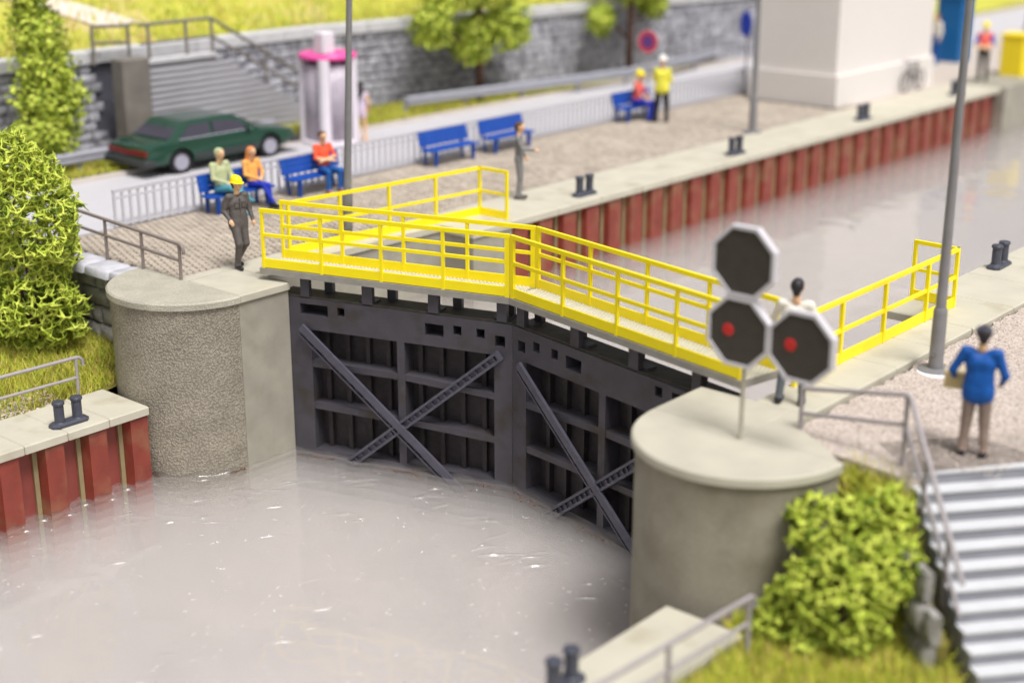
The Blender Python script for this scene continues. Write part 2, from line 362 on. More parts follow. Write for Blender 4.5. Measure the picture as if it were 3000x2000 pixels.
for k in range(14):
    t0, t1 = k / 14, (k + 1) / 14
    def pp(t, s): 
        yy = 8.2 - 9 * t + s; tt = (1.2 + 22 * t) / 55; tt = tt ** (1 / 1.3); xx = wall_x(yy) - .5 - 55 * tt ** 1.3
        return (xx, yy, 2.42 + 5.6 * tt ** .8 + .5 * noise.noise(Vector((xx * .15, yy * .15, 0))) * min(1, tt * 6) + .06)
    m.add([pp(t0, -.7), pp(t0, .7), pp(t1, .7), pp(t1, -.7)], [(0, 1, 2, 3)])
struct(m.build('path', path_m))
# lower bank ground left (grass) and right
def terrain(name, mat, xs, ys, f):
    m = MB()
    for x in xs:
        for y in ys: m.v.append((x, y, f(x, y)))
    n = len(ys)
    for i in range(len(xs) - 1):
        for j in range(n - 1): a = i * n + j; m.f.append((a, a + n, a + n + 1, a + 1)); m.m.append(0)
    return struct(m.build(name, mat, smooth=True))
def smooth01(t): t = max(0, min(1, t)); return t * t * (3 - 2 * t)
def low_left(x, y): return -1.98 + .3 * smooth01((-2.3 - x) / 2.5) + .15 * smooth01((y + 2.2) / 1.6) + .03 * noise.noise(Vector((x * 2, y * 2, 0)))
terrain('lower_bank', soil, list(np.linspace(-30, -2.2, 40)), list(np.linspace(-16, -.3, 30)), low_left)
SE, SDn = Vector((.63, .78, 0)).normalized(), Vector((.78, -.63, 0)).normalized()
def low_right(x, y):
    # slope rising from the lower quay to the gravel terrace beside the stairs
    q = Vector((x, y, 0)) - Vector((12.78, .52, 0))
    if q.dot(SE) > -.12 and q.dot(SDn) > -.25: return min(-2.05, -1.2 - .8 * q.dot(SDn) if False else -2.05)
    return -1.98 + 1.75 * smooth01((y + .75 + .25 * noise.noise(Vector((x, y, 3)))) / 1.3) + .04 * noise.noise(Vector((x * 2, y * 2, 0)))
terrain('embankment', soil, list(np.linspace(11.2, 16, 60)) + [18, 24, 40], list(np.linspace(-14, -3.2, 6)) + list(np.linspace(-3, .62, 46)), low_right)
m = MB(); edge = [(10.79 + rnd.uniform(-.05, .05), 1.05 + .17 * k) for k in range(90)]
m.prism([(11.5, .55), (12.6, .45), (13.9, 2.3), (40, 2.3), (40, 75), (10.78, 75)] + edge[::-1], -3, -.075)
struct(m.build('gravel_terrace', gravel))
# ------------------------------------------------------------------ water
GM = Vector((4.25, 2.52))      # mitre point of the gate faces
GL, GR = Vector((-.55, .98)), Vector((9.65, 1.5))   # face lines at the hinges (deck ends)
def sheets(name, polyf, z):
    m = MB()
    for k, dz in enumerate(WDEP):
        p = polyf
        m.add([(x, y, z - dz) for x, y in p], [tuple(range(len(p)))], k)
    return struct(m.faceup().build(name, wat, fixn=False))
sheets('water', [(-2.2, -14), (12.2, -14), (12.2, 1.6), (9.2, 1.9), (4.25, 3.0), (-.2, 1.5), (-2.2, 1)], ZW)
sheets('water', [(-2, 1.35), (4.2, 3.05), (10.2, 1.6), (10.2, 75), (-2, 75)], ZF)

# ================================================================== quay walls
pile_shape = {}
def pile_mesh(front, pitch, depth, z0, z1):
    # one sheet pile, running along +Y, front facing +X: folded pan of real thickness
    s = .05
    prof = [(-depth, 0), (0, s), (0, front - s), (-depth, front)]
    m = MB(); b = .03
    vs = []
    for (x, y) in prof: vs += [(x, y, z0), (x, y, z1 - b if x == 0 else z1), (x - (b if x == 0 else 0), y, z1)]
    for i in range(3): m.add([vs[i * 3], vs[i * 3 + 3], vs[i * 3 + 4], vs[i * 3 + 1]], [(0, 1, 2, 3)])
    m.add([vs[4], vs[7], vs[8], vs[5]], [(0, 1, 2, 3)]); m.add([vs[2], vs[5], vs[8], vs[11]], [(0, 1, 2, 3)])
    m.add([vs[1], vs[4], vs[5], vs[2]], [(0, 1, 2, 3)]); m.add([vs[7], vs[10], vs[11], vs[8]], [(0, 1, 2, 3)])
    return m
def quay(name, label, xf, y0, y1, zt, zb, side, piles, seg, width, group=None, th=.15, dp=.24):
    """side=+1: water on +X side of x = xf"""
    t = thing(name, (xf, y0, zt), label, 'quay wall', group)
    a, b = sorted((xf - side * width, xf))
    # core behind the piles
    ca, cb = sorted((xf - side * width, xf - side * (dp + .06)))
    m = MB(); m.box(ca, cb, y0 + .01, y1 - .01, zb, zt - th); m.build('wall_core', pile_b, t)
    # coping stones
    n = max(1, round((y1 - y0) / seg)); L = (y1 - y0) / n
    for i in range(n):
        q = MB(); q.bevbox(a, b, y0 + i * L + .004, y0 + (i + 1) * L - .004, zt - th, zt + rnd.uniform(-.002, .002), .02)
        q.build('coping_stone', coping, t)
    if piles:
        f0, fw, pitch, cnt = piles
        pm = pile_mesh(fw, pitch, dp, zb, zt - th - .01).mesh('sheet_pile', pile_f)
        sm = MB().box(-.02, .03, 0, .085, zb, zt - th - .005).mesh('seam_strip', seam_m)
        for i in range(cnt):
            y = f0 + i * pitch
            inst(pm, 'sheet_pile', t, (xf - side * .05, y, 0) if side > 0 else (xf + .05, y + fw, 0), 0 if side > 0 else math.pi).location.z = -zt
            o = inst(sm, 'seam_strip', t, (xf - side * (dp + .035), y - .088, 0)); o.location.z = -zt
    return t
# left chamber quay, far part
quay('quay_wall', 'long red sheet-pile quay wall with pale coping behind the yellow gates, promenade side', 0, 7.45, 32.4, 0, -1.95, 1, (7.5, .55, .845, 29), 1.56, QW, dp=.18)
m = thing('quay_wall', (0, 6.2, 0), 'pale concrete quay block where the promenade-side gate recess ends', 'quay wall')
q = MB(); q.box(-QW, -.02, 6.2, 7.44, -2, -.151); q.build('wall_core', slabc, m)
q = MB(); q.bevbox(-QW, .02, 6.17, 7.445, -.15, .002, .02); q.build('coping_stone', coping, m)
# recess wall on the left
m = thing('quay_wall', (-.95, 1.15, 0), 'grey concrete wall of the gate recess below the angled yellow railing', 'quay wall')
rec = [(-1.72, 1.16), (-1.0, 1.16), (-.85, 6.19), (-QW, 6.19), (-QW, 1.16)]
q = MB(); q.prism([(-QW, 1.15), (-1.02, 1.15), (-.92, 6.19), (-QW, 6.19)], -3.8, -.13); q.build('wall_core', slabc, m)
q = MB(); q.prism([(-QW, 1.15), (-.99, 1.15), (-.88, 6.165), (-QW, 6.165)], -.129, .0); q.build('coping_stone', coping, m)
# right chamber quay
quay('quay_wall', 'pale coped quay wall on the gravel side behind the yellow gates', W + .05, 6.75, 45, 0, -1.95, -1, (7.5, .62, .845, 44), 1.6, 1.6)
m = thing('quay_wall', (10, 1.4, 0), 'concrete recess wall and coping beside the gravel terrace and yellow railing', 'quay wall')
q = MB(); q.box(9.88, 10.7, 1.42, 6.74, -3.8, -.13); q.build('wall_core', slabc, m)
for i in range(4):
    q = MB(); q.bevbox(9.84, 10.72, 1.42 + i * 1.33, 1.42 + (i + 1) * 1.33 - .008, -.129, rnd.uniform(-.002, .002), .02); q.build('coping_stone', coping, m)
# lower quays
ll = quay('quay_wall', 'short low red sheet-pile quay with cream coping beside the rough round pier', -.86, -14.05, -1.5, -1.9, -4.7, 1, (-14.04 + .03, .46, .862, 15), .86, 1.42)
lr = quay('quay_wall', 'blurred low quay with cream coping in the right foreground', 10.42, -14, -1.5, -1.9, -4.7, -1, (-14 + .05, .46, .862, 14), 2.6, 1.2)
# far end pier
m = MB(); m.box(-QW, .15, 32.42, 36, -2, .0); tag(m.build('concrete_pier', slabc, None, (-.8, 34, -2)), 'far concrete pier where the red sheet-pile wall ends', 'pier')

# ================================================================== piers
def pier(cx, cy, r, sgn, label, body_m, cap_m, slab_far, zb=-4.7):
    """sgn=+1: canal on the +X side"""
    t = thing('lock_pier', (cx, cy, zb), label, 'pier')
    n = 72
    def arc(rr): return [(cx + rr * math.cos(a), cy + rr * math.sin(a)) for a in [math.pi + math.pi * i / n for i in range(n + 1)]]
    m = MB(); vs = []; nz = 60
    p = arc(r)
    for k in range(nz + 1):
        z = lerp(zb, -.135, k / nz)
        for (x, y) in p: vs.append((x, y, z))
    fs = [(k * (n + 1) + i, k * (n + 1) + i + 1, (k + 1) * (n + 1) + i + 1, (k + 1) * (n + 1) + i) for k in range(nz) for i in range(n)]
    m.add(vs, fs); b0 = len(m.v)
    m.add([(p[0][0], p[0][1] + .3, zb), (p[0][0], p[0][1], zb), (p[0][0], p[0][1], -.135), (p[0][0], p[0][1] + .3, -.135)], [(0, 1, 2, 3)])
    m.build('pier_body', body_m, t, smooth=60)
    # rounded cap
    ro = r + .055; m = MB(); pr = [(ro, -.134), (ro, -.03), (ro - .03, 0)]
    vs = []
    for rr, z in pr:
        for a in [math.pi + math.pi * i / n for i in range(n + 1)]: vs.append((cx + rr * math.cos(a), cy + rr * math.sin(a), z))
    fs = [(k * (n + 1) + i, k * (n + 1) + i + 1, (k + 1) * (n + 1) + i + 1, (k + 1) * (n + 1) + i) for k in range(2) for i in range(n)]
    m.add(vs, fs); top = list(range(2 * (n + 1), 3 * (n + 1)))
    m.f.append(tuple(top)); m.m.append(0); m.f.append(tuple(reversed(range(0, n + 1)))); m.m.append(0)
    m.build('cap', cap_m, t, smooth=40)
    # straight slab part beside the gate
    xa = cx + sgn * r
    a, b = sorted((cx, xa)); m = MB(); m.box(a, b, cy + .006, slab_far, zb, -.136); m.build('slab_body', slabc, t)
    a, b = sorted((cx + (-.02 if sgn > 0 else .0), xa + sgn * .045)); m = MB(); m.bevbox(a, b, cy + .008, slab_far + .02, -.135, .001, .018); m.build('slab_cap', capc, t)
    # back filling
    return t
PL = pier(-1.45, -.03, 1.43, 1, 'rough pebbled half-round concrete pier between the red quay and the gate', pebble, pebble_cap, 1.13)
PR = pier(10.42, .2, 1.47, -1, 'smooth half-round concrete pier carrying the octagonal signals', conc, capc, 1.40)
m = MB(); m.prism([(10.44, .205), (11.86, .205), (11.5, .53), (10.72, 1.0), (10.72, 1.41), (10.44, 1.41)], -4.7, .0); m.build('cap_infill', capc, PR)
m = MB(); m.prism([(-2.93, -.02), (-1.48, -.02), (-1.48, 1.15), (-QW, 1.15), (-QW, -.015), (-2.93, -.015)], -4.7, -.003); m.build('back_fill', capc, PL)

# ================================================================== lock gates
def frame_plate(mb, O, T, N, u0, u1, z0, z1, holes, d0, d1, mi=0):
    """plate with rectangular holes. O 2-D origin, T along, N into the gate; depth d0..d1"""
    us = sorted({u0, u1, *[v for h in holes for v in h[:2]]}); zs = sorted({z0, z1, *[v for h in holes for v in h[2:]]})
    P = lambda u, z, d: (O.x + T.x * u + N.x * d, O.y + T.y * u + N.y * d, z)
    def solid(i, j):
        if i < 0 or j < 0 or i >= len(us) - 1 or j >= len(zs) - 1: return False
        uc, zc = (us[i] + us[i + 1]) / 2, (zs[j] + zs[j + 1]) / 2
        return not any(h[0] < uc < h[1] and h[2] < zc < h[3] for h in holes)
    for i in range(len(us) - 1):
        for j in range(len(zs) - 1):
            if not solid(i, j): continue
            a, b, c, d = us[i], us[i + 1], zs[j], zs[j + 1]
            for dd in (d0, d1): mb.add([P(a, c, dd), P(b, c, dd), P(b, d, dd), P(a, d, dd)], [(0, 1, 2, 3)], mi)
            for (ii, jj, e, f) in ((i - 1, j, (a, c), (a, d)), (i + 1, j, (b, c), (b, d)), (i, j - 1, (a, c), (b, c)), (i, j + 1, (a, d), (b, d))):
                if not solid(ii, jj): mb.add([P(*e, d0), P(*f, d0), P(*f, d1), P(*e, d1)], [(0, 1, 2, 3)], mi)
def clean(mb):
    return mb
def leaf(hinge, label, s, hinge_u, e):
    """s = length scale of the leaf; u runs from the mitre to the hinge"""
    T = (hinge - GM).normalized(); N = Vector((-T.y, T.x))
    if N.y < 0: N = -N
    t = thing('lock_gate', (GM.x, GM.y, -4.7), label, 'lock gate')
    P = lambda u, z, d: Vector((GM.x + T.x * u * s + N.x * d, GM.y + T.y * u * s + N.y * d, z))
    def bx(u0, u1, z0, z1, d0, d1, mb=None):
        mb = mb or MB(); mb.add([P(u, z, d) for z in (z0, z1) for d in (d0, d1) for u in (u0, u1)], [(0, 2, 3, 1), (4, 5, 7, 6), (0, 1, 5, 4), (2, 6, 7, 3), (1, 3, 7, 5), (0, 4, 6, 2)]); return mb
    Ts = T * s
    holes = [(.14, .33, -.71, -.51), (.53, .69, -.60, -.43), (.98, 1.14, -.60, -.43), (1.33, 1.70, -.68, -.45), (3.33, 3.48, -.54, -.38), (3.68, 4.26, -.59, -.38)]
    opens = [(.35, 2.12, -3.24, -.87), (2.27, 4.05, -3.24, -.87)]
    m = MB(); frame_plate(m, GM, Ts, N, .004, hinge_u, -4.7, -.282, holes + opens, 0, .34)
    m.build('gate_frame', gate_m, t)
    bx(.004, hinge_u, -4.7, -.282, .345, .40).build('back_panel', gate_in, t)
    bx(.0, hinge_u, -.28, -.245, .03, .52).build('top_beam', gate_top, t)
    bx(.02, hinge_u, -.7, -.285, .41, .50).build('back_beam', gate_m, t)
    # horizontal girders inside both openings, slightly cranked as on the model
    for (zm, za, zb2) in ((-1.65, -1.545, -1.535), (-2.48, -2.40, -2.36)):
        for (ua, ub, z0, z1) in ((.35, 2.12, zm, za), (2.27, 4.05, za, zb2)):
            mb = MB(); h = .062
            mb.add([P(u, z, d) for z_, in ((-h,), (h,)) for d in (.012, .34) for (u, z) in ((ua, z0 + z_), (ub, z1 + z_))], [(0, 2, 3, 1), (4, 5, 7, 6), (0, 1, 5, 4), (2, 6, 7, 3), (1, 3, 7, 5), (0, 4, 6, 2)])
            mb.build('girder', gate_m, t)
    for ua, ub in ((.35, 2.12), (2.27, 4.05)):
        for k in range(4):
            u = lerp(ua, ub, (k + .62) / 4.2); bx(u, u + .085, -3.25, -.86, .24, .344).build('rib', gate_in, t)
    # diagonal braces: channel beams with lattice webs
    for (a, b, dd) in (((.27, -.90), (3.36, -3.52), -.10), ((4.22, -.80), (.95, -3.55), -.055)) if s > 1.0 else (((.24, -.86), (3.32, -3.42), -.055), ((4.2, -.80), (.95, -3.55), -.10)):
        A, B = P(a[0], a[1], dd), P(b[0], b[1], dd); D = (B - A).normalized(); Nn = Vector((N.x, N.y, 0)); U = D.cross(Nn).normalized()
        if U.z < 0: U = -U
        L = (B - A).length
        if dd == -.10:
            mb = MB(); mb.obox((A + B) / 2 + U * .0, D, U, Nn, L / 2, .068, .03); mb.build('brace', brace_m, t)
            mb = MB(); mb.obox((A + B) / 2 - U * .155 + Nn * .02, D, U, Nn, L / 2 - .05, .018, .02)
            for k in range(int(L / .11)):
                p0 = A + D * (.06 + k * .11) - U * .07 + Nn * .02; p1 = p0 + D * (.055 if k % 2 else -.055) - U * .075 + D * .03
                mb.tube([p0, p1], .011, 4)
            mb.build('brace_lattice', brace_m, t)['kind'] = 'stuff'
        else:
            mb = MB()
            for o in (-.07, .07): mb.obox((A + B) / 2 + U * o, D, U, Nn, L / 2, .024, .05)
            mb.obox((A + B) / 2 + Nn * .03, D, U, Nn, L / 2, .05, .01)
            mb.obox(A, U, D, Nn, .094, .03, .052)
            mb.build('brace', brace_m, t)
            mb = MB()
            for k in range(int(L / .16)): mb.obox(A + D * (.1 + k * .16 + rnd.uniform(-.02, .02)) - Nn * .0, U, D, Nn, .05, .012 + .012 * rnd.random(), .016)
            mb.build('brace_rungs', brace_m, t)['kind'] = 'stuff'
    # posts carrying the walkway
    for ua, ub in ((.11, .30), (1.43, 1.63), (2.75, 2.96), (4.06, 4.24)):
        bx(ua, ub, -.244, .118, .0, .10).build('post', gate_m, t)
        if ua < 4: bx(ua - .02, ub + .1, -.244, -.20, .10, .3).build('foot_plate', gate_m, t)
        v = ua - .28; bx(v if v > 0 else ua + .02, (v if v > 0 else ua + .02) + .17, -.244, .118, .38, .48).build('post', gate_m, t)
    # walkway
    def mx(e1, z0, z1, d0, d1, g=.004):
        mb = MB(); mb.add([P((-.25 * d + g) / s if u == 0 else u, z, d) for z in (z0, z1) for d in (d0, d1) for u in (0, e1)], [(0, 2, 3, 1), (4, 5, 7, 6), (0, 1, 5, 4), (2, 6, 7, 3), (1, 3, 7, 5), (0, 4, 6, 2)]); return mb
    dk = mx(e, .12, .235, -.10, .70).build('deck', deck_m, t)
    mx(e - .02, .2352, .238, -.02, .66).build('deck_tray', under_m, dk)
    mb = MB(); st = .075; wd = .72; k = 0; u = -wd / s
    while u < e:
        for sg in (1, -1):
            ua, ub = u, u + .72 / s * .6
            da, db = (-.03, .67) if sg > 0 else (.67, -.03)
            if ua < -.08: f = (-.08 - ua) / (ub - ua); da = lerp(da, db, f); ua = -.08
            if ub > e: f = (e - ua) / (ub - ua); db = lerp(da, db, f); ub = e
            if ub - ua > .03:
                A, B = P(ua, .246, da), P(ub, .246, db); D = (B - A).normalized()
                mb.obox((A + B) / 2, D, D.cross(Vector((0, 0, 1))), (0, 0, 1), (B - A).length / 2, .009, .007)
        u += st / s
    mb.build('grating', grate_m, dk)
    # rails
    for d, nm in ((-.055, 'front'), (.665, 'back')):
        ends = (.03, e - .04) if d < 0 else (-.155 / s, e - .02)
        rt = bx(ends[0], ends[1], .248, .415, d - .018, d + .018).build('toe_board', yellow, t)
        mb = MB(); mb.obox((P(ends[0], 1.315, d) + P(ends[1], 1.315, d)) / 2, T.to_3d(), N.to_3d(), (0, 0, 1), (ends[1] - ends[0]) * s / 2, .03, .036); mb.build('top_rail', yellow, t)
        mb = MB(); mb.obox((P(ends[0], .86, d) + P(ends[1], .86, d)) / 2, T.to_3d(), N.to_3d(), (0, 0, 1), (ends[1] - ends[0]) * s / 2, .024, .03); mb.build('mid_rail', yellow, t)
        for k in range(5):
            u = lerp(ends[0] + .04, ends[1] - .035, k / 4); wdt = .055 if k in (1, 2, 3) else .05
            if k == 0: wdt = .085
            bx(u - wdt / 2 / s, u + wdt / 2 / s, .236, 1.30, d - .026, d + .026).build('rail_post', yellow, t)
    return t
leaf(GL, 'black lock gate leaf with yellow walkway on the side of the rough pebbled pier', 1.0, 4.72, 5.03)
leaf(GR, 'black lock gate leaf with yellow walkway half hidden by the smooth round pier', 1.075, 4.62, 5.08)

# quay-side yellow railings
def quay_rail(label, pts, posts):
    t = thing('guard_railing', (*pts[0], 0), label, 'railing')
    for a, b in zip(pts, pts[1:]):
        a3, b3 = Vector((*a, 0)), Vector((*b, 0)); D = (b3 - a3).normalized(); Sx = D.cross(Vector((0, 0, 1))); L = (b3 - a3).length; c = (a3 + b3) / 2; Z = Vector((0, 0, 1))
        MB().obox(c + Z * .09, D, Sx, Z, L / 2 + .02, .02, .085).build('toe_board', yellow, t)
        MB().obox(c + Z * .54, D, Sx, Z, L / 2, .024, .028).build('mid_rail', yellow, t)
        MB().obox(c + Z * 1.035, D, Sx, Z, L / 2 + .03, .03, .034).build('top_rail', yellow, t)
    for x, y in posts:
        MB().box(x - .03, x + .03, y - .03, y + .03, .004, 1.0).build('rail_post', yellow, t)
A0, A1, A2 = (-1.47, 2.45), (-.93, 7.42), (-.17, 7.44)
quay_rail('yellow railing along the paved promenade behind the gate walkway', [A0, A1, A2], [A0, A2, A1] + [(lerp(A0[0], A1[0], k / 4), lerp(A0[1], A1[1], k / 4)) for k in (1, 2, 3)])
B0, B1, B2 = (9.95, 2.3), (9.94, 7.66), (9.15, 7.68)
quay_rail('yellow railing on the gravel-side coping beside the near lamp post', [B0, B1, B2], [B0, B2, B1] + [(9.95, y) for y in (3.65, 5.05, 6.55)])

# clear resin creeping up where the near water meets walls, piles and gates
wet = water_mat('wet resin edge', WC, .06, .13)
def meniscus(path, nrm, wd, hh, mb, rg):
    """path: points along the wall at water level, nrm: outward normals"""
    n = len(path); prof = [(0, 1), (.08, .62), (.22, .32), (.45, .12), (.72, .03), (1, 0)]; k = len(mb.v)
    ph = rg.uniform(0, 6)
    for i, (p, q) in enumerate(zip(path, nrm)):
        f = .75 + .35 * math.sin(i * .9 + ph) + .25 * rg.random()
        for a, b in prof: mb.v.append((p[0] + q[0] * wd * f * a, p[1] + q[1] * wd * f * a, ZW + .003 + hh * f * b))
    m_ = len(prof)
    for i in range(n - 1):
        for j in range(m_ - 1): mb.f.append((k + i * m_ + j, k + (i + 1) * m_ + j, k + (i + 1) * m_ + j + 1, k + i * m_ + j + 1)); mb.m.append(0)
mb = MB(); rg_ = random.Random(4)
for i in range(15):
    y = -14.01 + i * .862
    if y < -7: continue
    ys = [y + .03 + k * .05 for k in range(9)]; meniscus([(-.91, v_) for v_ in ys], [(1, 0)] * 9, .13, .075, mb, rg_)
    ys = [y + .48 + k * .045 for k in range(8)]; meniscus([(-1.155, v_) for v_ in ys], [(1, 0)] * 8, .22, .05, mb, rg_)
for (cx, cy, r) in ((-1.45, -.03, 1.43), (10.42, .2, 1.47)):
    an = [math.pi * (1.02 + .97 * k / 46) for k in range(47)]
    meniscus([(cx + r * math.cos(a_), cy + r * math.sin(a_)) for a_ in an], [(math.cos(a_), math.sin(a_)) for a_ in an], .15, .08, mb, rg_)
ys = [-.02 + .06 * k for k in range(20)]; meniscus([(-.02, v_) for v_ in ys], [(1, 0)] * 20, .12, .05, mb, rg_)
for H_, s_ in ((GL, 1.0), (GR, 1.075)):
    T_ = (H_ - GM).normalized(); N_ = Vector((T_.y, -T_.x)); N_ = N_ if N_.y < 0 else -N_
    us = [.02 + .1 * k for k in range(46)]; meniscus([GM + T_ * u_ for u_ in us], [N_] * 46, .18, .07, mb, rg_)
struct(mb.faceup().build('water_edge', wet, smooth=True, fixn=False))
# resin ripples added and angled to put sun glints on the water
def glint_ripple(mb, x, y, a, b, h, ang):
    n, m_ = 14, 5; k = len(mb.v)
    for j in range(m_):
        f = 1 - j / (m_ - 1)
        for i in range(n):
            t_ = 2 * math.pi * i / n; u, v_ = a * f * math.cos(t_), b * f * math.sin(t_)
            mb.v.append((x + u * math.cos(ang) - v_ * math.sin(ang), y + u * math.sin(ang) + v_ * math.cos(ang), ZW + .003 + h * (1 - f * f) ** 1.5))
    for j in range(m_ - 1):
        for i in range(n): i2 = (i + 1) % n; mb.f.append((k + j * n + i, k + j * n + i2, k + (j + 1) * n + i2, k + (j + 1) * n + i)); mb.m.append(0)
mb = MB()
for (x, y) in ((.9, -.6), (1.3, .1), (1.7, .75), (2.3, .9), (3.2, 1.35), (3.6, 1.0), (5.6, .55), (6.0, .3), (6.35, .5), (6.1, .75), (7.6, .2), (1.0, -2.2), (.2, -2.6), (2.9, -.2), (4.9, 1.0)):
    for _ in range(3): glint_ripple(mb, x + rg_.uniform(-.3, .3), y + rg_.uniform(-.25, .25), rg_.uniform(.12, .32), (bb_ := rg_.uniform(.03, .06)), bb_ * rg_.uniform(.55, .8), R(57) + rg_.uniform(-.45, .45))
for _ in range(75): glint_ripple(mb, rg_.uniform(-.2, 9.5), rg_.uniform(-7, -.6), rg_.uniform(.1, .35), (bb_ := rg_.uniform(.016, .03)), bb_ * rg_.uniform(.6, .9), R(57) + rg_.uniform(-.5, .5))

for i in range(10):
    y = -9.7 + i * .862
    for (x, yy) in ((-.72, y + .30), (-.88, y + .72)): glint_ripple(mb, x, yy, .14, .045, .035, R(57) + rg_.uniform(-.3, .3))
for a_ in (1.42, 1.55, 1.68, 1.8): glint_ripple(mb, -1.45 + 1.56 * math.cos(a_ * math.pi), -.03 + 1.56 * math.sin(a_ * math.pi), .24, .04, .03, a_ * math.pi + math.pi / 2)
struct(mb.faceup().build('water_glint_ripples', wet, smooth=True, fixn=False))

# ================================================================== stone walls
def blocks(parent, O, T, N, L, z0, z1, course, blen, mat, part, stuff, limit, depth=.09, keep=None, cnt=[0]):
    """coursed stones on a wall face: O start (3-D, z ignored), T along, N outward"""
    big = MB(); nrow = max(1, round((z1 - z0) / course)); ch = (z1 - z0) / nrow; made = 0; todo = []
    for r in range(nrow):
        u = -rnd.random() * blen * .6
        while u < L:
            bl = blen * rnd.uniform(.65, 1.35); a, b = max(u, 0), min(u + bl, L); u += bl
            if b - a < .06: continue
            za, zb = z0 + r * ch, z0 + (r + 1) * ch
            if keep and not keep((a + b) / 2, (za + zb) / 2): continue
            todo.append((a, b, za, zb))
    todo.sort(key=lambda q: q[0] if limit >= 0 else 0)
    for (a, b, za, zb) in todo:
        g = .018; j = lambda s_=.015: rnd.uniform(-s_, s_); d = depth * rnd.uniform(.7, 1.25); rb = min(.05, (zb - za) * .25)
        P = lambda u, z, dd: Vector((O[0] + T[0] * u + N[0] * dd, O[1] + T[1] * u + N[1] * dd, z))
        cs = [(a + g + j(), za + g + j()), (b - g + j(), za + g + j()), (b - g + j(), zb - g + j()), (a + g + j(), zb - g + j())]
        cu, cz = (a + b) / 2 + j(.03), (za + zb) / 2 + j(.02)
        k = min(.75, 1 - rb / max(.08, (b - a) / 2))
        vs = [P(u, z, -.06) for u, z in cs] + [P(u, z, d * .55) for u, z in cs] + [P(cu + (u - cu) * k, cz + (z - cz) * .62, d + j(.012)) for u, z in cs] + [P(cu, cz, d * 1.18)]
        fs = [(p + i, p + (i + 1) % 4, p + (i + 1) % 4 + 4, p + i + 4) for p in (0, 4) for i in range(4)] + [(8 + i, 8 + (i + 1) % 4, 12) for i in range(4)]
        if made < limit:
            made += 1; q = MB(); q.add(vs, fs); q.build(part, mat, parent, tuple(P(cu, cz, 0)), smooth=50)
        else: big.add(vs, fs)
    if big.v:
        o = big.build(stuff, mat, parent, smooth=50); o['kind'] = 'stuff'
# left stone wall behind the rough pier
t = thing('stone_wall', (-6, -.2, -2), 'rough grey stone retaining wall behind the rough pier and tall bush', 'stone wall')
m = MB(); m.box(-9, -1.5, -.24, -.06, -2.2, -.16); m.build('wall_core', mortar, t)
blocks(t, (-5.8, -.26, 0), (1, 0), (0, -1), 3.3, -1.95, -.2, .36, .48, rock, 'stone', 'stones', 300, .12)
for i in range(5):
    x1 = -2.4 - i * .78
    q = MB(); q.bevbox(x1 - .765, x1, -.62 + rnd.uniform(-.03, .03), .0 + rnd.uniform(-.02, .01), -.19, -.006 + rnd.uniform(-.012, .006), .045); q.build('coping_stone', rockcap, t, smooth=60)
# right stone wall beside the stairs
t = thing('stone_wall', (13.1, -.3, -2), 'blurred rock retaining wall beside the bright stairs', 'stone wall')
WR0 = Vector((12.45, .42, 0)); WT = Vector((.76, -.65, 0)).normalized(); WN = Vector((-.65, -.76, 0)).normalized()
m = MB(); pa, pb = WR0 - WN * .02, WR0 + WT * 1.85 - WN * .02; pc, pd = pb - WN * .14, pa - WN * .14
m.add([(q.x, q.y, -2.2) for q in (pa, pb, pc, pd)] + [(q.x, q.y, z) for q, z in ((pa, -.55), (pb, -1.55), (pc, -1.55), (pd, -.55))], [(0, 1, 2, 3), (4, 5, 6, 7), (0, 1, 5, 4), (1, 2, 6, 5), (2, 3, 7, 6), (3, 0, 4, 7)]); m.build('wall_core', soil, t)
blocks(t, WR0, WT, WN, 1.85, -2.0, -.75, .42, .55, rock, 'stone', 'stones', 300, .12, keep=lambda u, z: z < -.55 - .48 * u + .25)
# big retaining wall at the back
t = thing('retaining_wall', (WA.x, WA.y, 0), 'long dark grey stone block retaining wall with pale coping behind the road', 'retaining wall')
for (wa, wb, lim, n) in ((WA, WM, 190, 11), (WM, WB, 110, 13)):
    WT2 = (wb - wa).normalized(); WN2 = Vector((WT2.y, -WT2.x)); WL = (wb - wa).length; c = (wa + wb) / 2 - WN2 * .3
    m = MB(); m.obox((c.x, c.y, 1.15), WT2.to_3d(), WN2.to_3d(), (0, 0, 1), WL / 2, .28, 1.2); m.build('wall_core', mortar, t)
    blocks(t, wa.to_3d(), WT2, WN2, WL, .06, 2.3, .25, .42, stone, 'stone', 'stones', lim, .05, keep=(lambda u, z: not (9.3 < u < 12.0)) if wa is WA else None)
    for i in range(n):
        a = wa + WT2 * (WL * (i + .5) / n) - WN2 * .2
        q = MB(); q.obox((a.x, a.y, 2.47 + rnd.uniform(-.008, .008)), WT2.to_3d(), WN2.to_3d(), (0, 0, 1), WL / n / 2 - .012, .33, .14); q.build('coping_stone', wcop, t)
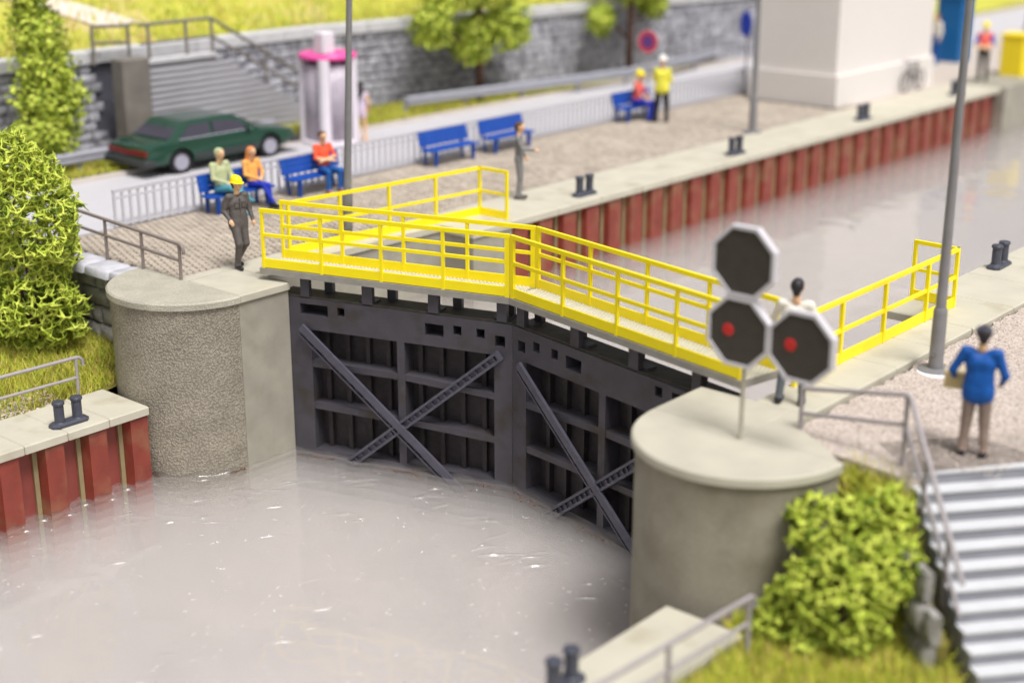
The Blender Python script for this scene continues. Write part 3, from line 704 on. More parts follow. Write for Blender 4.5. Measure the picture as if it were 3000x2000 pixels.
# stair flank against the retaining wall
t = thing('stair_flank', (-12.1, 9, 0), 'plain grey sloping concrete side wall of the steps down to the road', 'stair wall')
def vert_prism(mb, poly, x0, x1):   # poly in (y, z)
    n = len(poly); vs = [(x0, y, z) for y, z in poly] + [(x1, y, z) for y, z in poly]
    mb.add(vs, [tuple(range(n - 1, -1, -1)), tuple(range(n, 2 * n))] + [(i, (i + 1) % n, (i + 1) % n + n, i + n) for i in range(n)]); return mb
vert_prism(MB(), [(7.0, 0), (13.0, 0), (13.0, .18), (9.35, 2.30), (7.0, 2.30)], -12.35, -12.12).build('flank', grey_conc, t)
vert_prism(MB(), [(9.25, 2.302), (9.25, 2.40), (7.0, 2.40), (7.0, 2.302)], -12.5, -12.06).build('edge_beam', wcop, t)
for i in range(12):
    y0 = 9.37 + i * .30; z1 = 2.26 - i * .175
    MB().box(-12.9, -12.355, y0, y0 + .30, -.02, z1).build('step', grey_conc, t)
t2 = MB(); t2.bevbox(-12.45, -11.95, 6.15, 7.0, 0, 2.50, .03); tag(t2.build('concrete_post', dark_conc, None, (-12.2, 6.5, 0)), 'dark concrete buttress standing behind the green car', 'buttress')

# ================================================================== handrails
def handrail(label, path, posts, r=.034, mids=(), cat='railing', mat=rail_m, rp=.032):
    b = posts[0][0] if posts else path[0]
    t = thing('handrail', b, label, cat)
    MB().tube(path, r, 10).build('top_rail', mat, t, smooth=40)
    for mp in mids: MB().tube(mp, r * .85, 8).build('mid_rail', mat, t, smooth=40)
    for a, b2 in posts: MB().tube([a, b2], rp, 8).build('post', mat, t, smooth=40)
    return t
def hook(p, d, r=.09):
    p, d = Vector(p), Vector(d).normalized(); Z = Vector((0, 0, 1))
    return [p + d * (r * math.sin(a)) - Z * (r * (1 - math.cos(a))) for a in [math.pi / 2 * k / 5 for k in range(1, 6)]] + [p + d * r - Z * (r + .05)]
# on the left stone wall
px = [-1.62, -2.78, -3.94, -5.1, -6.3]; tz = lambda x: .68 + (x + 1.62) * -.045
path = [(-6.4, -.06, tz(-6.4)), (-1.62, -.06, tz(-1.62))] + [tuple(v) for v in hook((-1.62, -.06, tz(-1.62)), (1, 0, 0), .12)]
handrail('brown-grey tube handrail on top of the stone wall beside the promenade', path, mat=rail_b, posts= [((x, -.06, -.02), (x, -.06, tz(x) - .02)) for x in px],
         mids=[[(-6.4, -.06, tz(-6.4) - .33), (-1.62, -.06, tz(-1.62) - .32)]])
# on the lower left quay
path = [(-2.5, -5, -1.2), (-2.37, -1.95, -1.2)] + [tuple(v) for v in hook((-2.37, -1.95, -1.2), (.04, 1, 0), .13)]
handrail('grey tube handrail with hooked end on the low quay beside the grass', path, [((-2.37, -1.97, -1.92), (-2.37, -1.95, -1.21)), ((-2.46, -4.7, -1.92), (-2.46, -4.7, -1.21))],
         mids=[[(-2.5, -5, -1.58), (-2.37, -1.95, -1.58)]])
# beside the right pier and down the stairs
p1, p2 = Vector((10.9, .88, .59)), Vector((12.46, .82, .89)); dn = SDn * 1.9 + Vector((0, 0, -1.75)); p3 = p2 + SE * .1 + SDn * .1
t = handrail('blurred grey handrail turning down beside the bright stairs', [p1, p2, p2 + Vector((.06, -.02, -.03)), p2 + dn],
         [((p1.x, p1.y, -.1), tuple(p1)), ((12.51, .76, -.5), tuple(p2))] + [((p2 + dn * f + Vector((0, 0, -.95))), p2 + dn * f) for f in (.36, .76)],
         mids=[[p1 - Vector((0, 0, .36)), p2 - Vector((.02, 0, .42))], [p2 + Vector((0, 0, -.42)), p2 + dn + Vector((0, 0, -.42))]])
# lower right quay
path = [(11.75, -5, -1.1), (11.93, -1.93, -1.1)] + [tuple(v) for v in hook((11.93, -1.93, -1.1), (.05, 1, 0), .11)]
handrail('blurred grey handrail with hooked end on the foreground quay', path, [((11.93, -1.92, -2.0), (11.93, -1.93, -1.11)), ((11.84, -3.5, -2.0), (11.84, -3.5, -1.11))],
         mids=[[(11.75, -5, -1.45), (11.93, -1.93, -1.45)]])
# at the top of the back steps
P0 = (-12.3, 9.2, 3.2)
handrail('dark tube railing on the landing and sloping down the back steps', [(-12.3, 7.0, 3.28), (-12.3, 9.3, 3.28), (-12.3, 12.95, 1.15)],
         [((-12.3, y, 2.3), (-12.3, y, 3.27)) for y in (7.25, 8.45, 9.3)] + [((-12.3, 11.1, 1.3), (-12.3, 11.1, 2.22)), ((-12.3, 12.85, .2), (-12.3, 12.85, 1.2))],
         mids=[[(-12.3, 7.0, 2.8), (-12.3, 9.3, 2.8)], [(-12.3, 9.3, 2.8), (-12.3, 12.95, .7)]], mat=dark_conc, r=.045, rp=.045)
handrail('short dark tube railing on the wall top left of the landing', [(-12.95, 6.0, 3.28), (-12.75, 7.0, 3.24)], [((-12.95, 6.0, 2.3), (-12.95, 6.0, 3.27)), ((-12.75, 6.95, 2.4), (-12.75, 6.95, 3.24))],
         mids=[[(-12.95, 6.0, 2.86), (-12.75, 6.95, 2.82)]], mat=dark_conc, r=.045, rp=.045)
# ------------------------------------------------------------------ fence
t = thing('fence', (-5.93, 1.5, 0), 'low pale grey picket fence between the promenade benches and the road', 'fence')
F0, F1 = 1.5, 26.0
MB().box(-5.955, -5.905, F0, F1, .74, .81).build('top_rail', fence_m, t); MB().box(-5.95, -5.91, F0, F1, .60, .64).build('middle_rail', fence_m, t); MB().box(-5.95, -5.91, F0, F1, .04, .08).build('bottom_rail', fence_m, t)
bar = MB().box(-.018, .018, -.028, .028, 0, .735).mesh('bar', fence_m); n = 121
for i in range(n): inst(bar, 'bar', t, (-5.93, F0 + .03 + i * (F1 - F0 - .06) / (n - 1), 0))
# ------------------------------------------------------------------ crash barriers
def barrier(label, pts):
    t = thing('crash_barrier', (*pts[0], 0), label, 'guardrail')
    prof = [(.0, .28), (.05, .33), (.05, .40), (.0, .43), (.05, .46), (.05, .53), (.0, .58), (-.02, .58), (-.02, .28)]
    m = MB(); n = len(prof)
    for i, p in enumerate(pts):
        a, b = Vector(pts[max(0, i - 1)]), Vector(pts[min(len(pts) - 1, i + 1)]); D = (b - a).normalized(); Nn = Vector((D.y, -D.x))
        for d, z in prof: m.v.append((p[0] + Nn.x * d, p[1] + Nn.y * d, z))
    for i in range(len(pts) - 1):
        for k in range(n): j = (k + 1) % n; m.f.append((i * n + k, i * n + j, (i + 1) * n + j, (i + 1) * n + k)); m.m.append(0)
    m.f += [tuple(range(n)), tuple((len(pts) - 1) * n + k for k in range(n))]; m.m += [0, 0]
    m.build('rail', steel, t)
    for i, p in enumerate(pts):
        a, b = Vector(pts[max(0, i - 1)]), Vector(pts[min(len(pts) - 1, i + 1)]); D = (b - a).normalized()
        MB().box(p[0] - .12, p[0] - .03, p[1] - .05, p[1] + .05, 0, .55).build('post', steel, t)
barrier('pale steel crash barrier behind the green car', [(-11.1, -2 + k * 2.05) for k in range(7)])
barrier('grey steel crash barrier in front of the two tree trunks', [(-11.05, 15.4), (-10.75, 17.7), (-10.4, 20), (-10.05, 22.4), (-9.8, 24.7), (-9.85, 27), (-10.1, 29.2), (-10.6, 31.4)])

# ================================================================== stairs on the right
t = thing('staircase', (13.4, 0, -2), 'bright grey flight of steps going down in the right foreground', 'stairs')
S0 = Vector((12.72, .60, 0)); tr, rs, wdt = .215, .168, 2.4
for i in range(12):
    c = S0 + SDn * (tr * i - tr / 2) + SE * wdt / 2; z = -.075 - rs * i
    if i == 0: c = S0 + SDn * (-.55) + SE * wdt / 2
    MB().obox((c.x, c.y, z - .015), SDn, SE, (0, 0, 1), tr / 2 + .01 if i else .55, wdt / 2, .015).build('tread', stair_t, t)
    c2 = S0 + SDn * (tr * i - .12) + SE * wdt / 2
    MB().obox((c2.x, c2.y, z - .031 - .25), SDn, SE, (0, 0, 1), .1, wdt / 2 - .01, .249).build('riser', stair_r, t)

# ================================================================== bollards
def make_bollard():
    t = thing('mooring_bollard', (0, 0, 0), '', 'bollard', 'double iron bollards on the quay copings')
    m = MB(); b = .07; L, Wd = .36, .135
    def ring(i, z): return [(-Wd + i, -L + b + i, z), (-Wd + b + i, -L + i, z), (Wd - b - i, -L + i, z), (Wd - i, -L + b + i, z), (Wd - i, L - b - i, z), (Wd - b - i, L - i, z), (-Wd + b + i, L - i, z), (-Wd + i, L - b - i, z)]
    vs = ring(0, 0) + ring(0, .045) + ring(.035, .075)
    m.add(vs, [tuple(range(16, 24)), tuple(range(7, -1, -1))] + [(k + i, k + (i + 1) % 8, k + (i + 1) % 8 + 8, k + i + 8) for k in (0, 8) for i in range(8)])
    m.build('base_plate', iron, t)
    for s in (-1, 1):
        m = MB(); m.lathe((0, s * .175, 0), [(.11, .072), (.095, .085), (.088, .12), (.088, .39)], 18)
        p = m.build('post', iron, t, smooth=28)
        m = MB(); m.lathe((0, s * .175, 0), [(.088, .391), (.108, .40), (.11, .435), (.098, .455), (.05, .462), (.0, .463)], 18); m.build('cap', iron, p, smooth=28)
    return t
spots = [((-1.22, -2.92, -1.898), 0, 'dark double bollard on the low cream quay in front of the hooked handrail'),
         ((-.42, 10.45, .003), 0, 'dark double bollard on the promenade coping nearest the yellow railing'),
         ((-.45, 16.85, .003), 0, 'dark double bollard on the promenade coping in front of the thin mid-distance lamp post'),
         ((-.5, 23.8, .003), 0, 'dark double bollard on the coping in front of the white building corner'),
         ((-.5, 30.0, .003), 0, 'distant dark double bollard partly hidden behind the near lamp post'),
         ((9.42, 10.75, .003), 0, 'dark double bollard on the gravel-side coping at the right edge'),
         ((10.68, -4.0, -1.898), 0, 'blurred double bollard cut off at the bottom edge of the picture')]
bp = make_bollard()
for i, (p, a, lb) in enumerate(spots):
    o = bp if i == 0 else copy_tree(bp)
    o.location = p; o.rotation_euler.z = a + R(rnd.uniform(-3, 3)); o['label'] = lb

# ================================================================== lamp posts
def lamp(loc, lean, label, h=7.0, big=True):
    t = thing('lamp_post', loc, label, 'lamp post', 'grey tubular lamp posts'); x, y, z = loc
    m = MB(); m.lathe((x, y, z), [(.27, .0), (.27, .035), (.20, .05), (.11, .055)], 28); m.build('base_flange', lamp_m, t, smooth=40)
    if big: m = MB(); m.lathe((x + .05, y - .04, z), [(.31, -.01), (.31, .012), (.27, .02)], 28); m.build('glue_ring', glue, t, smooth=40)
    T = lambda hh: (x + lean[0] * hh, y + lean[1] * hh, z + hh)
    m = MB(); m.tube([T(.05), T(.92), T(.97), T(1.02)], [.112, .106, .106, .086], 20); m.build('lower_shaft', lamp_m, t, smooth=40)
    m = MB(); m.tube([T(1.0), T(3.2), T(h)], [.08, .068, .05], 18); m.build('upper_shaft', lamp_m, t, smooth=40)
    m = MB(); m.tube([T(h - .02), (x + lean[0] * h, y, z + h + .12)], [.05, .05], 12); m.lathe(T(h + .1), [(.05, 0), (.26, .06), (.24, .14), (.0, .2)], 20); m.build('lantern', lamp_m, t, smooth=40)
    MB().lathe((x, y, z + .3), [(.0, .0)] if False else [(.055, -.109), (.06, -.112), (.055, -.116)], 14, axis='y').build('inspection_cover', lamp_m, t)
    return t
lamp((11.12, 4.55, -.075), (0, 0), 'tall grey lamp post with round base flange on the gravel at right')
lamp((-1.62, 4.12, -.005), (.03, .03), 'slightly leaning grey lamp post on the promenade behind the yellow railings', big=False)
lamp((-1.85, 19.9, -.005), (0, 0), 'thin blue-grey lamp post in front of the white building', big=False)

# ================================================================== octagonal signals
t = thing('signal_post', (10.48, .0, 0), 'pole with three black octagonal signals, two with red discs', 'signal')
MB().tube([(10.48, .03, 0), (10.48, .03, 1.05)], .034, 10).build('pole', pole_b, t, smooth=40)
MB().box(10.455, 10.505, .05, .09, 1.0, 2.4).build('pole_back', pole_b, t)
def octagon(cx, cz, dot):
    r = .475 / math.cos(math.pi / 8); ang = [math.pi / 8 + i * math.pi / 4 for i in range(8)]
    def ring(k, y): return [(cx + r * k * math.cos(a), y, cz + r * k * math.sin(a)) for a in ang]
    m = MB(); vs = ring(1, .05) + ring(1, -.06) + ring(.9, -.06) + ring(.9, -.035)
    fs = [tuple(range(8))] + [(k + i, k + (i + 1) % 8, k + (i + 1) % 8 + 8, k + i + 8) for k in (0, 8, 16) for i in range(8)]
    m.add(vs, fs); p = m.build('signal_frame', oct_w, t)
    m = MB(); m.add(ring(.9, -.036) , [tuple(range(7, -1, -1))]); m.build('signal_face', oct_k, p)
    if dot:
        m = MB(); m.lathe((cx - .155, -.038, cz + .005), [(.0, -.012), (.072, -.012), (.088, .0)], 24, axis='y'); m.build('red_disc', red_l, p)
octagon(10.43, 2.47, False); octagon(10.40, 1.51, True); octagon(11.345, 1.50, True)

# ================================================================== benches
def make_bench():
    t = thing('bench', (0, 0, 0), '', 'bench', 'blue benches along the fence')
    for k in range(4): MB().bevbox(-.16 + k * .105, -.065 + k * .105, -.88, .88, .385 - (.012 if k in (1, 2) else 0), .425 - (.012 if k in (1, 2) else 0), .008).build('seat_slat', bench_m, t)
    for k in range(3):
        z = .47 + k * .122; x = -.195 - k * .028
        m = MB(); m.obox((x, 0, z + .056), (1, 0, .25), (0, 1, 0), (-.25, 0, 1), .018, .88, .0595); m.build('back_slat', bench_m, t)
    for y in (-.68, .68):
        for x, top in ((-.2, .84), (.2, .41)):
            m = MB()
            if x < 0: m.obox((x - .02, y, .40), (1, 0, .1), (0, 1, 0), (-.1, 0, 1), .025, .03, .42)
            else: m.add([(x - .04, y - .035, 0), (x + .02, y - .035, 0), (x + .02, y + .035, 0), (x - .04, y + .035, 0), (x - .07, y - .035, .384), (x + .05, y - .035, .384), (x + .05, y + .035, .384), (x - .07, y + .035, .384)], [(0, 1, 2, 3), (4, 5, 6, 7), (0, 1, 5, 4), (1, 2, 6, 5), (2, 3, 7, 6), (3, 0, 4, 7)])
            m.build('leg', bench_m, t)
        MB().box(-.2, .2, y - .022, y + .022, .345, .384).build('bearer', bench_m, t)
    return t
bb = make_bench()
for i, (x, y, lb) in enumerate([(-5.42, 4.38, 'blue bench seating the green hoodie and the orange top'), (-5.42, 6.72, 'blue bench with one man in a red shirt'), (-5.45, 11.27, 'empty blue bench nearer to the red-shirt bench'),
                                (-5.45, 13.5, 'empty blue bench behind the standing man in grey overalls'), (-5.6, 19.5, 'far blue bench beside the man in the hi-vis jacket')]):
    o = bb if i == 0 else copy_tree(bb)
    o.location = (x, y, -.012); o['label'] = lb; o.rotation_euler.z = R(rnd.uniform(-1.5, 1.5))

# ================================================================== car
def car():
    t = thing('parked_car', (-10.2, 7.2, 0), 'dark green three-box saloon car parked on the road', 'car')
    cx, y0 = -10.2, 4.88
    L = 4.75; hw = .86
    # stations: (y, z_low, z_belt, half width low, half width belt)
    st = [(0, .34, .66, .70, .70), (.05, .30, .80, .80, .76), (.25, .27, .90, .845, .80), (1.0, .25, .93, .86, .82), (2.2, .24, .93, .87, .83), (3.2, .24, .92, .865, .82), (3.9, .25, .86, .855, .80), (4.45, .28, .76, .82, .76), (4.70, .33, .68, .74, .70), (4.75, .38, .62, .66, .64)]
    m = MB(); n = 14
    for (y, zl, zb, wl, wb) in st:
        mid = (zl + zb) / 2
        half = [(wl * .86, zl), (wl, zl + .09), (wl * 1.01, mid), (wl * .995, mid + .04), (wb + .02, zb - .05), (wb - .05, zb), (wb * .5, zb + .02)]
        for s, seq in ((1, half), (-1, half[::-1])):
            for x, z in seq: m.v.append((cx + s * x, y0 + y, z))
    for i in range(len(st) - 1):
        for k in range(n): j = (k + 1) % n; m.f.append((i * n + k, i * n + j, (i + 1) * n + j, (i + 1) * n + k)); m.m.append(0)
    m.f += [tuple(range(n)), tuple((len(st) - 1) * n + k for k in range(n))]; m.m += [0, 0]
    body = m.build('body', car_g, t, smooth=35)
    # wheel arches cut out of the body
    wy = (y0 + .98, y0 + 3.80)
    cut = MB()
    for y in wy: cut.lathe((cx, y, .33), [(.385, -1.2), (.385, 1.2)], 26, axis='x')
    co = cut.build('cutter', car_d); md = body.modifiers.new('arch', 'BOOLEAN'); md.operation = 'DIFFERENCE'; md.object = co; md.solver = 'EXACT'
    dg = bpy.context.evaluated_depsgraph_get(); ev = body.evaluated_get(dg); nm = bpy.data.meshes.new_from_object(ev)
    body.modifiers.clear(); 
    if len(nm.polygons) > 50: body.data = nm
    bpy.data.objects.remove(co)
    for i, y in enumerate(wy): MB().lathe((cx, y, .33), [(.36, -.62), (.36, .62)], 18, axis='x').build('wheel_well', tyre, t)
    # cabin shell
    cab = [(.66, .90, .80, .80), (1.10, 1.30, .69, .62), (1.22, 1.375, .655, .60), (1.5, 1.405, .64, .59), (2.5, 1.41, .64, .59), (2.78, 1.385, .65, .60), (2.92, 1.31, .68, .62), (3.5, .88, .78, .78)]
    m = MB(); n = 6
    for (y, z, wb, wt) in cab:
        zz = .90; 
        for x, h in ((.80, zz), (wb if z > 1 else .80, min(z - .10, z)) if z > 1.0 else (.79, zz + .005), (wt, z) if z > 1 else (.70, zz + .01)): m.v.append((cx + x, y0 + y, h))
        for x, h in ((wt, z) if z > 1 else (.70, zz + .01), (wb, z - .10) if z > 1.0 else (.79, zz + .005), (.80, zz)): m.v.append((cx - x, y0 + y, h))
    for i in range(len(cab) - 1):
        for k in range(n - 1): m.f.append((i * n + k, i * n + k + 1, (i + 1) * n + k + 1, (i + 1) * n + k)); m.m.append(0)
    m.build('cabin', car_g, t, smooth=30)
    # glazing: thin panes set proud of the shell
    def pane(name, q, mat=glass_d, out=(0, 0, 0), th=.012):
        q = [Vector(p) for p in q]; nn = (q[1] - q[0]).cross(q[2] - q[0]).normalized(); c = sum(q, Vector()) / len(q)
        if nn.dot(Vector(out)) < 0: nn = -nn
        k = len(q); mm = MB(); mm.add([p + nn * th for p in q] + [p - nn * .02 for p in q], [tuple(range(k)), tuple(range(2 * k - 1, k - 1, -1))] + [(i, (i + 1) % k, (i + 1) % k + k, i + k) for i in range(k)])
        return mm.build(name, mat, t)
    X = lambda s, x: cx + s * x
    pane('rear_window', [(X(-1, .70), y0 + .72, .97), (X(1, .70), y0 + .72, .97), (X(1, .60), y0 + 1.10, 1.265), (X(-1, .60), y0 + 1.10, 1.265)], out=(0, -1, 1), th=.02)
    pane('windscreen', [(X(-1, .70), y0 + 3.44, .97), (X(1, .70), y0 + 3.44, .97), (X(1, .60), y0 + 3.0, 1.26), (X(-1, .60), y0 + 3.0, 1.26)], out=(0, 1, 1), th=.02)
    for s in (-1, 1):
        def side(y, z): return (X(s, lerp(.80, .675, (z - .9) / .4) + .006), y0 + y, z)
        pane('side_window', [side(1.02, .95), side(1.95, .95), side(1.95, 1.29), side(1.38, 1.27)], out=(s, 0, .2))
        pane('side_window', [side(2.05, .95), side(3.18, .95), side(2.76, 1.24), side(2.05, 1.29)], out=(s, 0, .2))
        pane('window_trim', [side(.98, .925), side(3.26, .915), side(3.26, .94), side(.98, .95)], steel, out=(s, 0, .2), th=.016)
        m = MB(); m.bevbox(*sorted((cx + s * .855, cx + s * .895)), y0 + 1.42, y0 + 3.38, .36, .50, .012); m.build('side_trim', car_d, t)
        m = MB(); m.bevbox(*sorted((cx + s * .80, cx + s * .93)), y0 + 3.02, y0 + 3.14, .95, 1.05, .02); m.build('wing_mirror', car_g, t)
        m = MB(); m.bevbox(*sorted((cx + s * .25, cx + s * .765)), y0 - .012, y0 + .06, .60, .74, .01); m.build('tail_light', tail_r, t)
        m = MB(); m.bevbox(*sorted((cx + s * .32, cx + s * .68)), y0 + L - .1, y0 + L + .005, .52, .64, .01); m.build('headlight', rim_m, t)
    m = MB(); m.bevbox(cx - .25, cx + .25, y0 - .006, y0 + .05, .58, .72, .01); m.build('tail_panel', tail_r, t)
    m = MB(); m.bevbox(cx - .85, cx + .85, y0 - .10, y0 + .30, .32, .50, .04); m.build('bumper', car_d, t)
    m = MB(); m.bevbox(cx - .84, cx + .84, y0 + L - .22, y0 + L + .1, .32, .48, .04); m.build('bumper', car_d, t)
    for y in wy:
        for s in (-1, 1):
            m = MB(); m.lathe((cx + s * .75, y, .32), [(.20, s * .08), (.30, s * .105), (.32, s * .07), (.32, s * -.09), (.29, s * -.1)], 28, axis='x'); wl = m.build('wheel', tyre, t, smooth=40)
            m = MB(); m.lathe((cx + s * .75, y, .32), [(.0, s * .09), (.05, s * .095), (.06, s * .075), (.17, s * .085), (.205, s * .10), (.215, s * .085)], 28, axis='x'); m.build('rim', rim_m, wl, smooth=40)
car()
next(o for o in bpy.data.objects if o.name == 'parked_car').scale.z = .88

# ================================================================== phone booth
BX, BY = -9.72, 11.1
t = thing('phone_booth', (BX, BY, 0), 'white glazed phone booth with pink roof and white sign cube', 'phone booth')
RB = .70; angs = [R(a) for a in (-132, -52, 28, 118)]
for a in angs: MB().tube([(BX + RB * math.cos(a), BY + RB * math.sin(a), 0), (BX + RB * math.cos(a), BY + RB * math.sin(a), 2.3)], .16 if a == angs[1] else .11, 16).build('column', booth_w, t, smooth=40)
for a, b in zip(angs, angs[1:] + [angs[0] + 2 * math.pi]):
    k = 6; pts = [(BX + (RB - .03) * math.cos(lerp(a, b, i / k)), BY + (RB - .03) * math.sin(lerp(a, b, i / k))) for i in range(k + 1)]
    m = MB()
    for i in range(k): m.add([(*pts[i], .12), (*pts[i + 1], .12), (*pts[i + 1], 2.15), (*pts[i], 2.15)], [(0, 1, 2, 3)])
    mo = m.build('glass_pane', booth_g, t, smooth=True); sm = mo.modifiers.new('th', 'SOLIDIFY'); sm.thickness = .012
m = MB(); m.lathe((BX, BY, 0), [(.66, 2.26), (.78, 2.28), (.79, 2.36), (.74, 2.42), (.45, 2.46), (0, 2.47)], 32); m.build('roof', pink, t, smooth=40)
m = MB(); m.lathe((BX, BY, 0), [(.76, .0), (.76, .1), (.7, .12)], 32); m.build('floor_ring', booth_w, t, smooth=40)
m = MB(); m.bevbox(BX - .2 + .25, BX + .2 + .25, BY - .55, BY - .13, 2.46, 3.0, .03); sg = m.build('sign_cube', booth_w, t)
m = MB()
for (a, b, c, d) in ((.02, .06, 2.6, 2.88), (.13, .17, 2.6, 2.88), (.06, .13, 2.84, 2.88), (.06, .13, 2.72, 2.76), (.06, .13, 2.6, 2.64)): m.box(BX + a + .16, BX + b + .16, BY - .555, BY - .545, c, d)
m.build('sign_print', pale_pink, sg)
MB().bevbox(BX - .15, BX + .2, BY + .25, BY + .42, .9, 1.7, .03).build('telephone', lamp_m, t)

# ================================================================== road signs
def round_sign(loc, h, r, label, yaw, face):
    t = thing('road_sign', loc, label, 'road sign'); x, y, z = loc
    MB().tube([(x, y, z), (x, y, z + h + r * .6)], .035, 10).build('pole', rail_m, t, smooth=40)
    def disc(name, rr, d, mat, par):
        o = MB().lathe((0, 0, 0), [(0, d), (rr, d), (rr, d + .03), (0, d + .03)], 32, axis='y').mesh(name, mat)
        ob = bpy.data.objects.new(name, o); col.objects.link(ob); ob.parent = par; ob.location = (0, 0, h) if par is t else (0, 0, 0); ob.rotation_euler.z = yaw if par is t else 0
        return ob
    d0 = disc('sign_plate', r, -.075, oct_w if face != 'blue' else blue_s, t)
    if face == 'nostop': disc('red_ring', r * .93, -.08, sign_r, d0); disc('blue_centre', r * .58, -.085, sign_b, d0)
    return t
round_sign((-6.3, 21.0, 0), 2.07, .36, 'round red sign with dark centre on a pole behind the fence', R(8), 'nostop')
round_sign((-6.9, 27.45, 0), 2.02, .42, 'round blue sign at the left corner of the white building', R(-32), 'blue')

# ================================================================== white building and far things
t = thing('building', (-3.7, 28, 0), 'plain white flat-walled building with a ledge and plinth', 'building')
MB().box(-5.2, -2.25, 25.2, 31.6, .95, 4.6).build('wall', white_p, t)
MB().box(-5.28, -2.14, 25.1, 31.7, -.01, .90).build('plinth', white_p, t)
m = MB(); m.prism([(-5.28, 25.1), (-2.14, 25.1), (-2.14, 31.7), (-5.28, 31.7)], .9, .949); m.build('ledge', white_p, t)
MB().box(-5.3, -2.12, 25.08, 31.72, 4.6, 4.8).build('roof', white_p, t)
# bicycle
t = thing('bicycle', (-1.95, 29.9, 0), 'small grey bicycle leaning against the white building', 'bicycle')
bx0 = -1.98
for y in (29.35, 30.4):
    m = MB(); m.tube([(bx0 + .03 * math.cos(a) * 0, y + .33 * math.cos(a), .34 + .33 * math.sin(a)) for a in [2 * math.pi * k / 24 for k in range(25)]], .022, 6, cap=False); wl = m.build('wheel', bike_m, t, smooth=True)
    m = MB()
    for k in range(8): a = math.pi * 2 * k / 8; m.tube([(bx0, y, .34), (bx0, y + .32 * math.cos(a), .34 + .32 * math.sin(a))], .006, 4)
    m.build('spokes', bike_m, wl)
m = MB()
for a, b in (((29.35, .34), (29.55, .85)), ((29.55, .78), (30.1, .82)), ((29.58, .72), (29.92, .32)), ((30.1, .86), (29.92, .32)), ((29.92, .32), (30.4, .34)), ((30.1, .78), (30.4, .34))): m.tube([(bx0, a[0], a[1]), (bx0, b[0], b[1])], .022, 8)
m.build('frame', bike_m, t, smooth=40)
m = MB(); m.tube([(bx0 - .2, 29.5, 1.0), (bx0, 29.56, .98), (bx0 + .2, 29.5, 1.0)], .018, 8); m.tube([(bx0, 29.55, .85), (bx0, 29.56, .98)], .018, 8); m.build('handlebar', bike_m, t)
m = MB(); m.ball((bx0, 30.12, .92), .12, sq=(.6, 1.1, .35)); m.build('saddle', bike_m, t, smooth=True)
t = thing('locker', (-4.35, 37.3, 0), 'tall blue cabin beyond the white building', 'cabin')
MB().bevbox(-4.8, -3.8, 37.2, 38.2, 0, 2.3, .04).build('body', locker, t); MB().box(-4.7, -4.7, 37.18, 37.197, .1, 2.1).build('door', locker, t); MB().bevbox(-4.86, -3.74, 37.14, 38.26, 2.302, 2.42, .04).build('roof', locker, t)
t = thing('bin', (-1.0, 35.6, 0), 'yellow container at the far right edge of the promenade', 'container')
MB().bevbox(-1.35, -.5, 35.2, 36.0, .0, 1.36, .06).build('body', yel2, t); MB().bevbox(-1.4, -.45, 35.15, 36.05, 1.362, 1.46, .04).build('lid', yel2, t)

# ================================================================== people (continuous bodies grown from a blended field)
def nets(F, org, h):
    """surface nets on a scalar grid; returns vertices and quads"""
    ng = F < 0; nx, ny, nz = F.shape
    c = [ng[i:nx - 1 + i, j:ny - 1 + j, k:nz - 1 + k] for i in (0, 1) for j in (0, 1) for k in (0, 1)]
    s = sum(x.astype(np.int8) for x in c); mask = (s > 0) & (s < 8)
    idx = -np.ones(mask.shape, int); cells = np.argwhere(mask); idx[mask] = np.arange(len(cells))
    acc = np.zeros((len(cells), 3)); cnt = np.zeros(len(cells)); I, J, K = cells.T
    for ax in range(3):
        for a in (0, 1):
            for b in (0, 1):
                o = [0, 0, 0]; o[(ax + 1) % 3] = a; o[(ax + 2) % 3] = b; p = list(o); p[ax] = 1
                f0 = F[I + o[0], J + o[1], K + o[2]]; f1 = F[I + p[0], J + p[1], K + p[2]]
                cr = (f0 < 0) != (f1 < 0); t = np.where(cr, f0 / np.where(cr, f0 - f1, 1), 0)
                q = np.tile(np.array(o, float), (len(cells), 1)); q[:, ax] += t
                acc += q * cr[:, None]; cnt += cr
    V = (cells + acc / cnt[:, None]) * h + org; quads = []
    for ax in range(3):
        sl0 = [slice(None)] * 3; sl1 = [slice(None)] * 3; sl0[ax] = slice(0, -1); sl1[ax] = slice(1, None)
        a, b = ng[tuple(sl0)], ng[tuple(sl1)]; e = np.argwhere(a != b); u, v = (ax + 1) % 3, (ax + 2) % 3
        e = e[(e[:, u] > 0) & (e[:, v] > 0) & (e[:, u] < F.shape[u] - 1) & (e[:, v] < F.shape[v] - 1)]
        def at(du, dv): q = e.copy(); q[:, u] -= du; q[:, v] -= dv; return idx[tuple(q.T)]
        q = np.stack([at(1, 1), at(0, 1), at(0, 0), at(1, 0)], 1); ins = a[tuple(e.T)]
        q[~ins] = q[~ins][:, ::-1]; quads.append(q)
    return V, np.concatenate(quads)
def f_rc(P, a, b, r1, r2, flat=1.):
    a, b = np.array(a, float), np.array(b, float); d = b - a; t = np.clip(((P - a) @ d) / max(d @ d, 1e-9), 0, 1)
    v = P - (a + t[..., None] * d)
    if flat != 1.: v = v * np.array([1, 1 / flat, 1])
    return (np.sqrt((v ** 2).sum(-1)) - (r1 + (r2 - r1) * t)) * (1 if flat == 1 else .85)
def f_el(P, c, r):
    v = P - np.array(c, float); r = np.array(r, float); k0 = np.sqrt(((v / r) ** 2).sum(-1)); k1 = np.sqrt(((v / r ** 2) ** 2).sum(-1)) + 1e-9
    return k0 * (k0 - 1) / k1
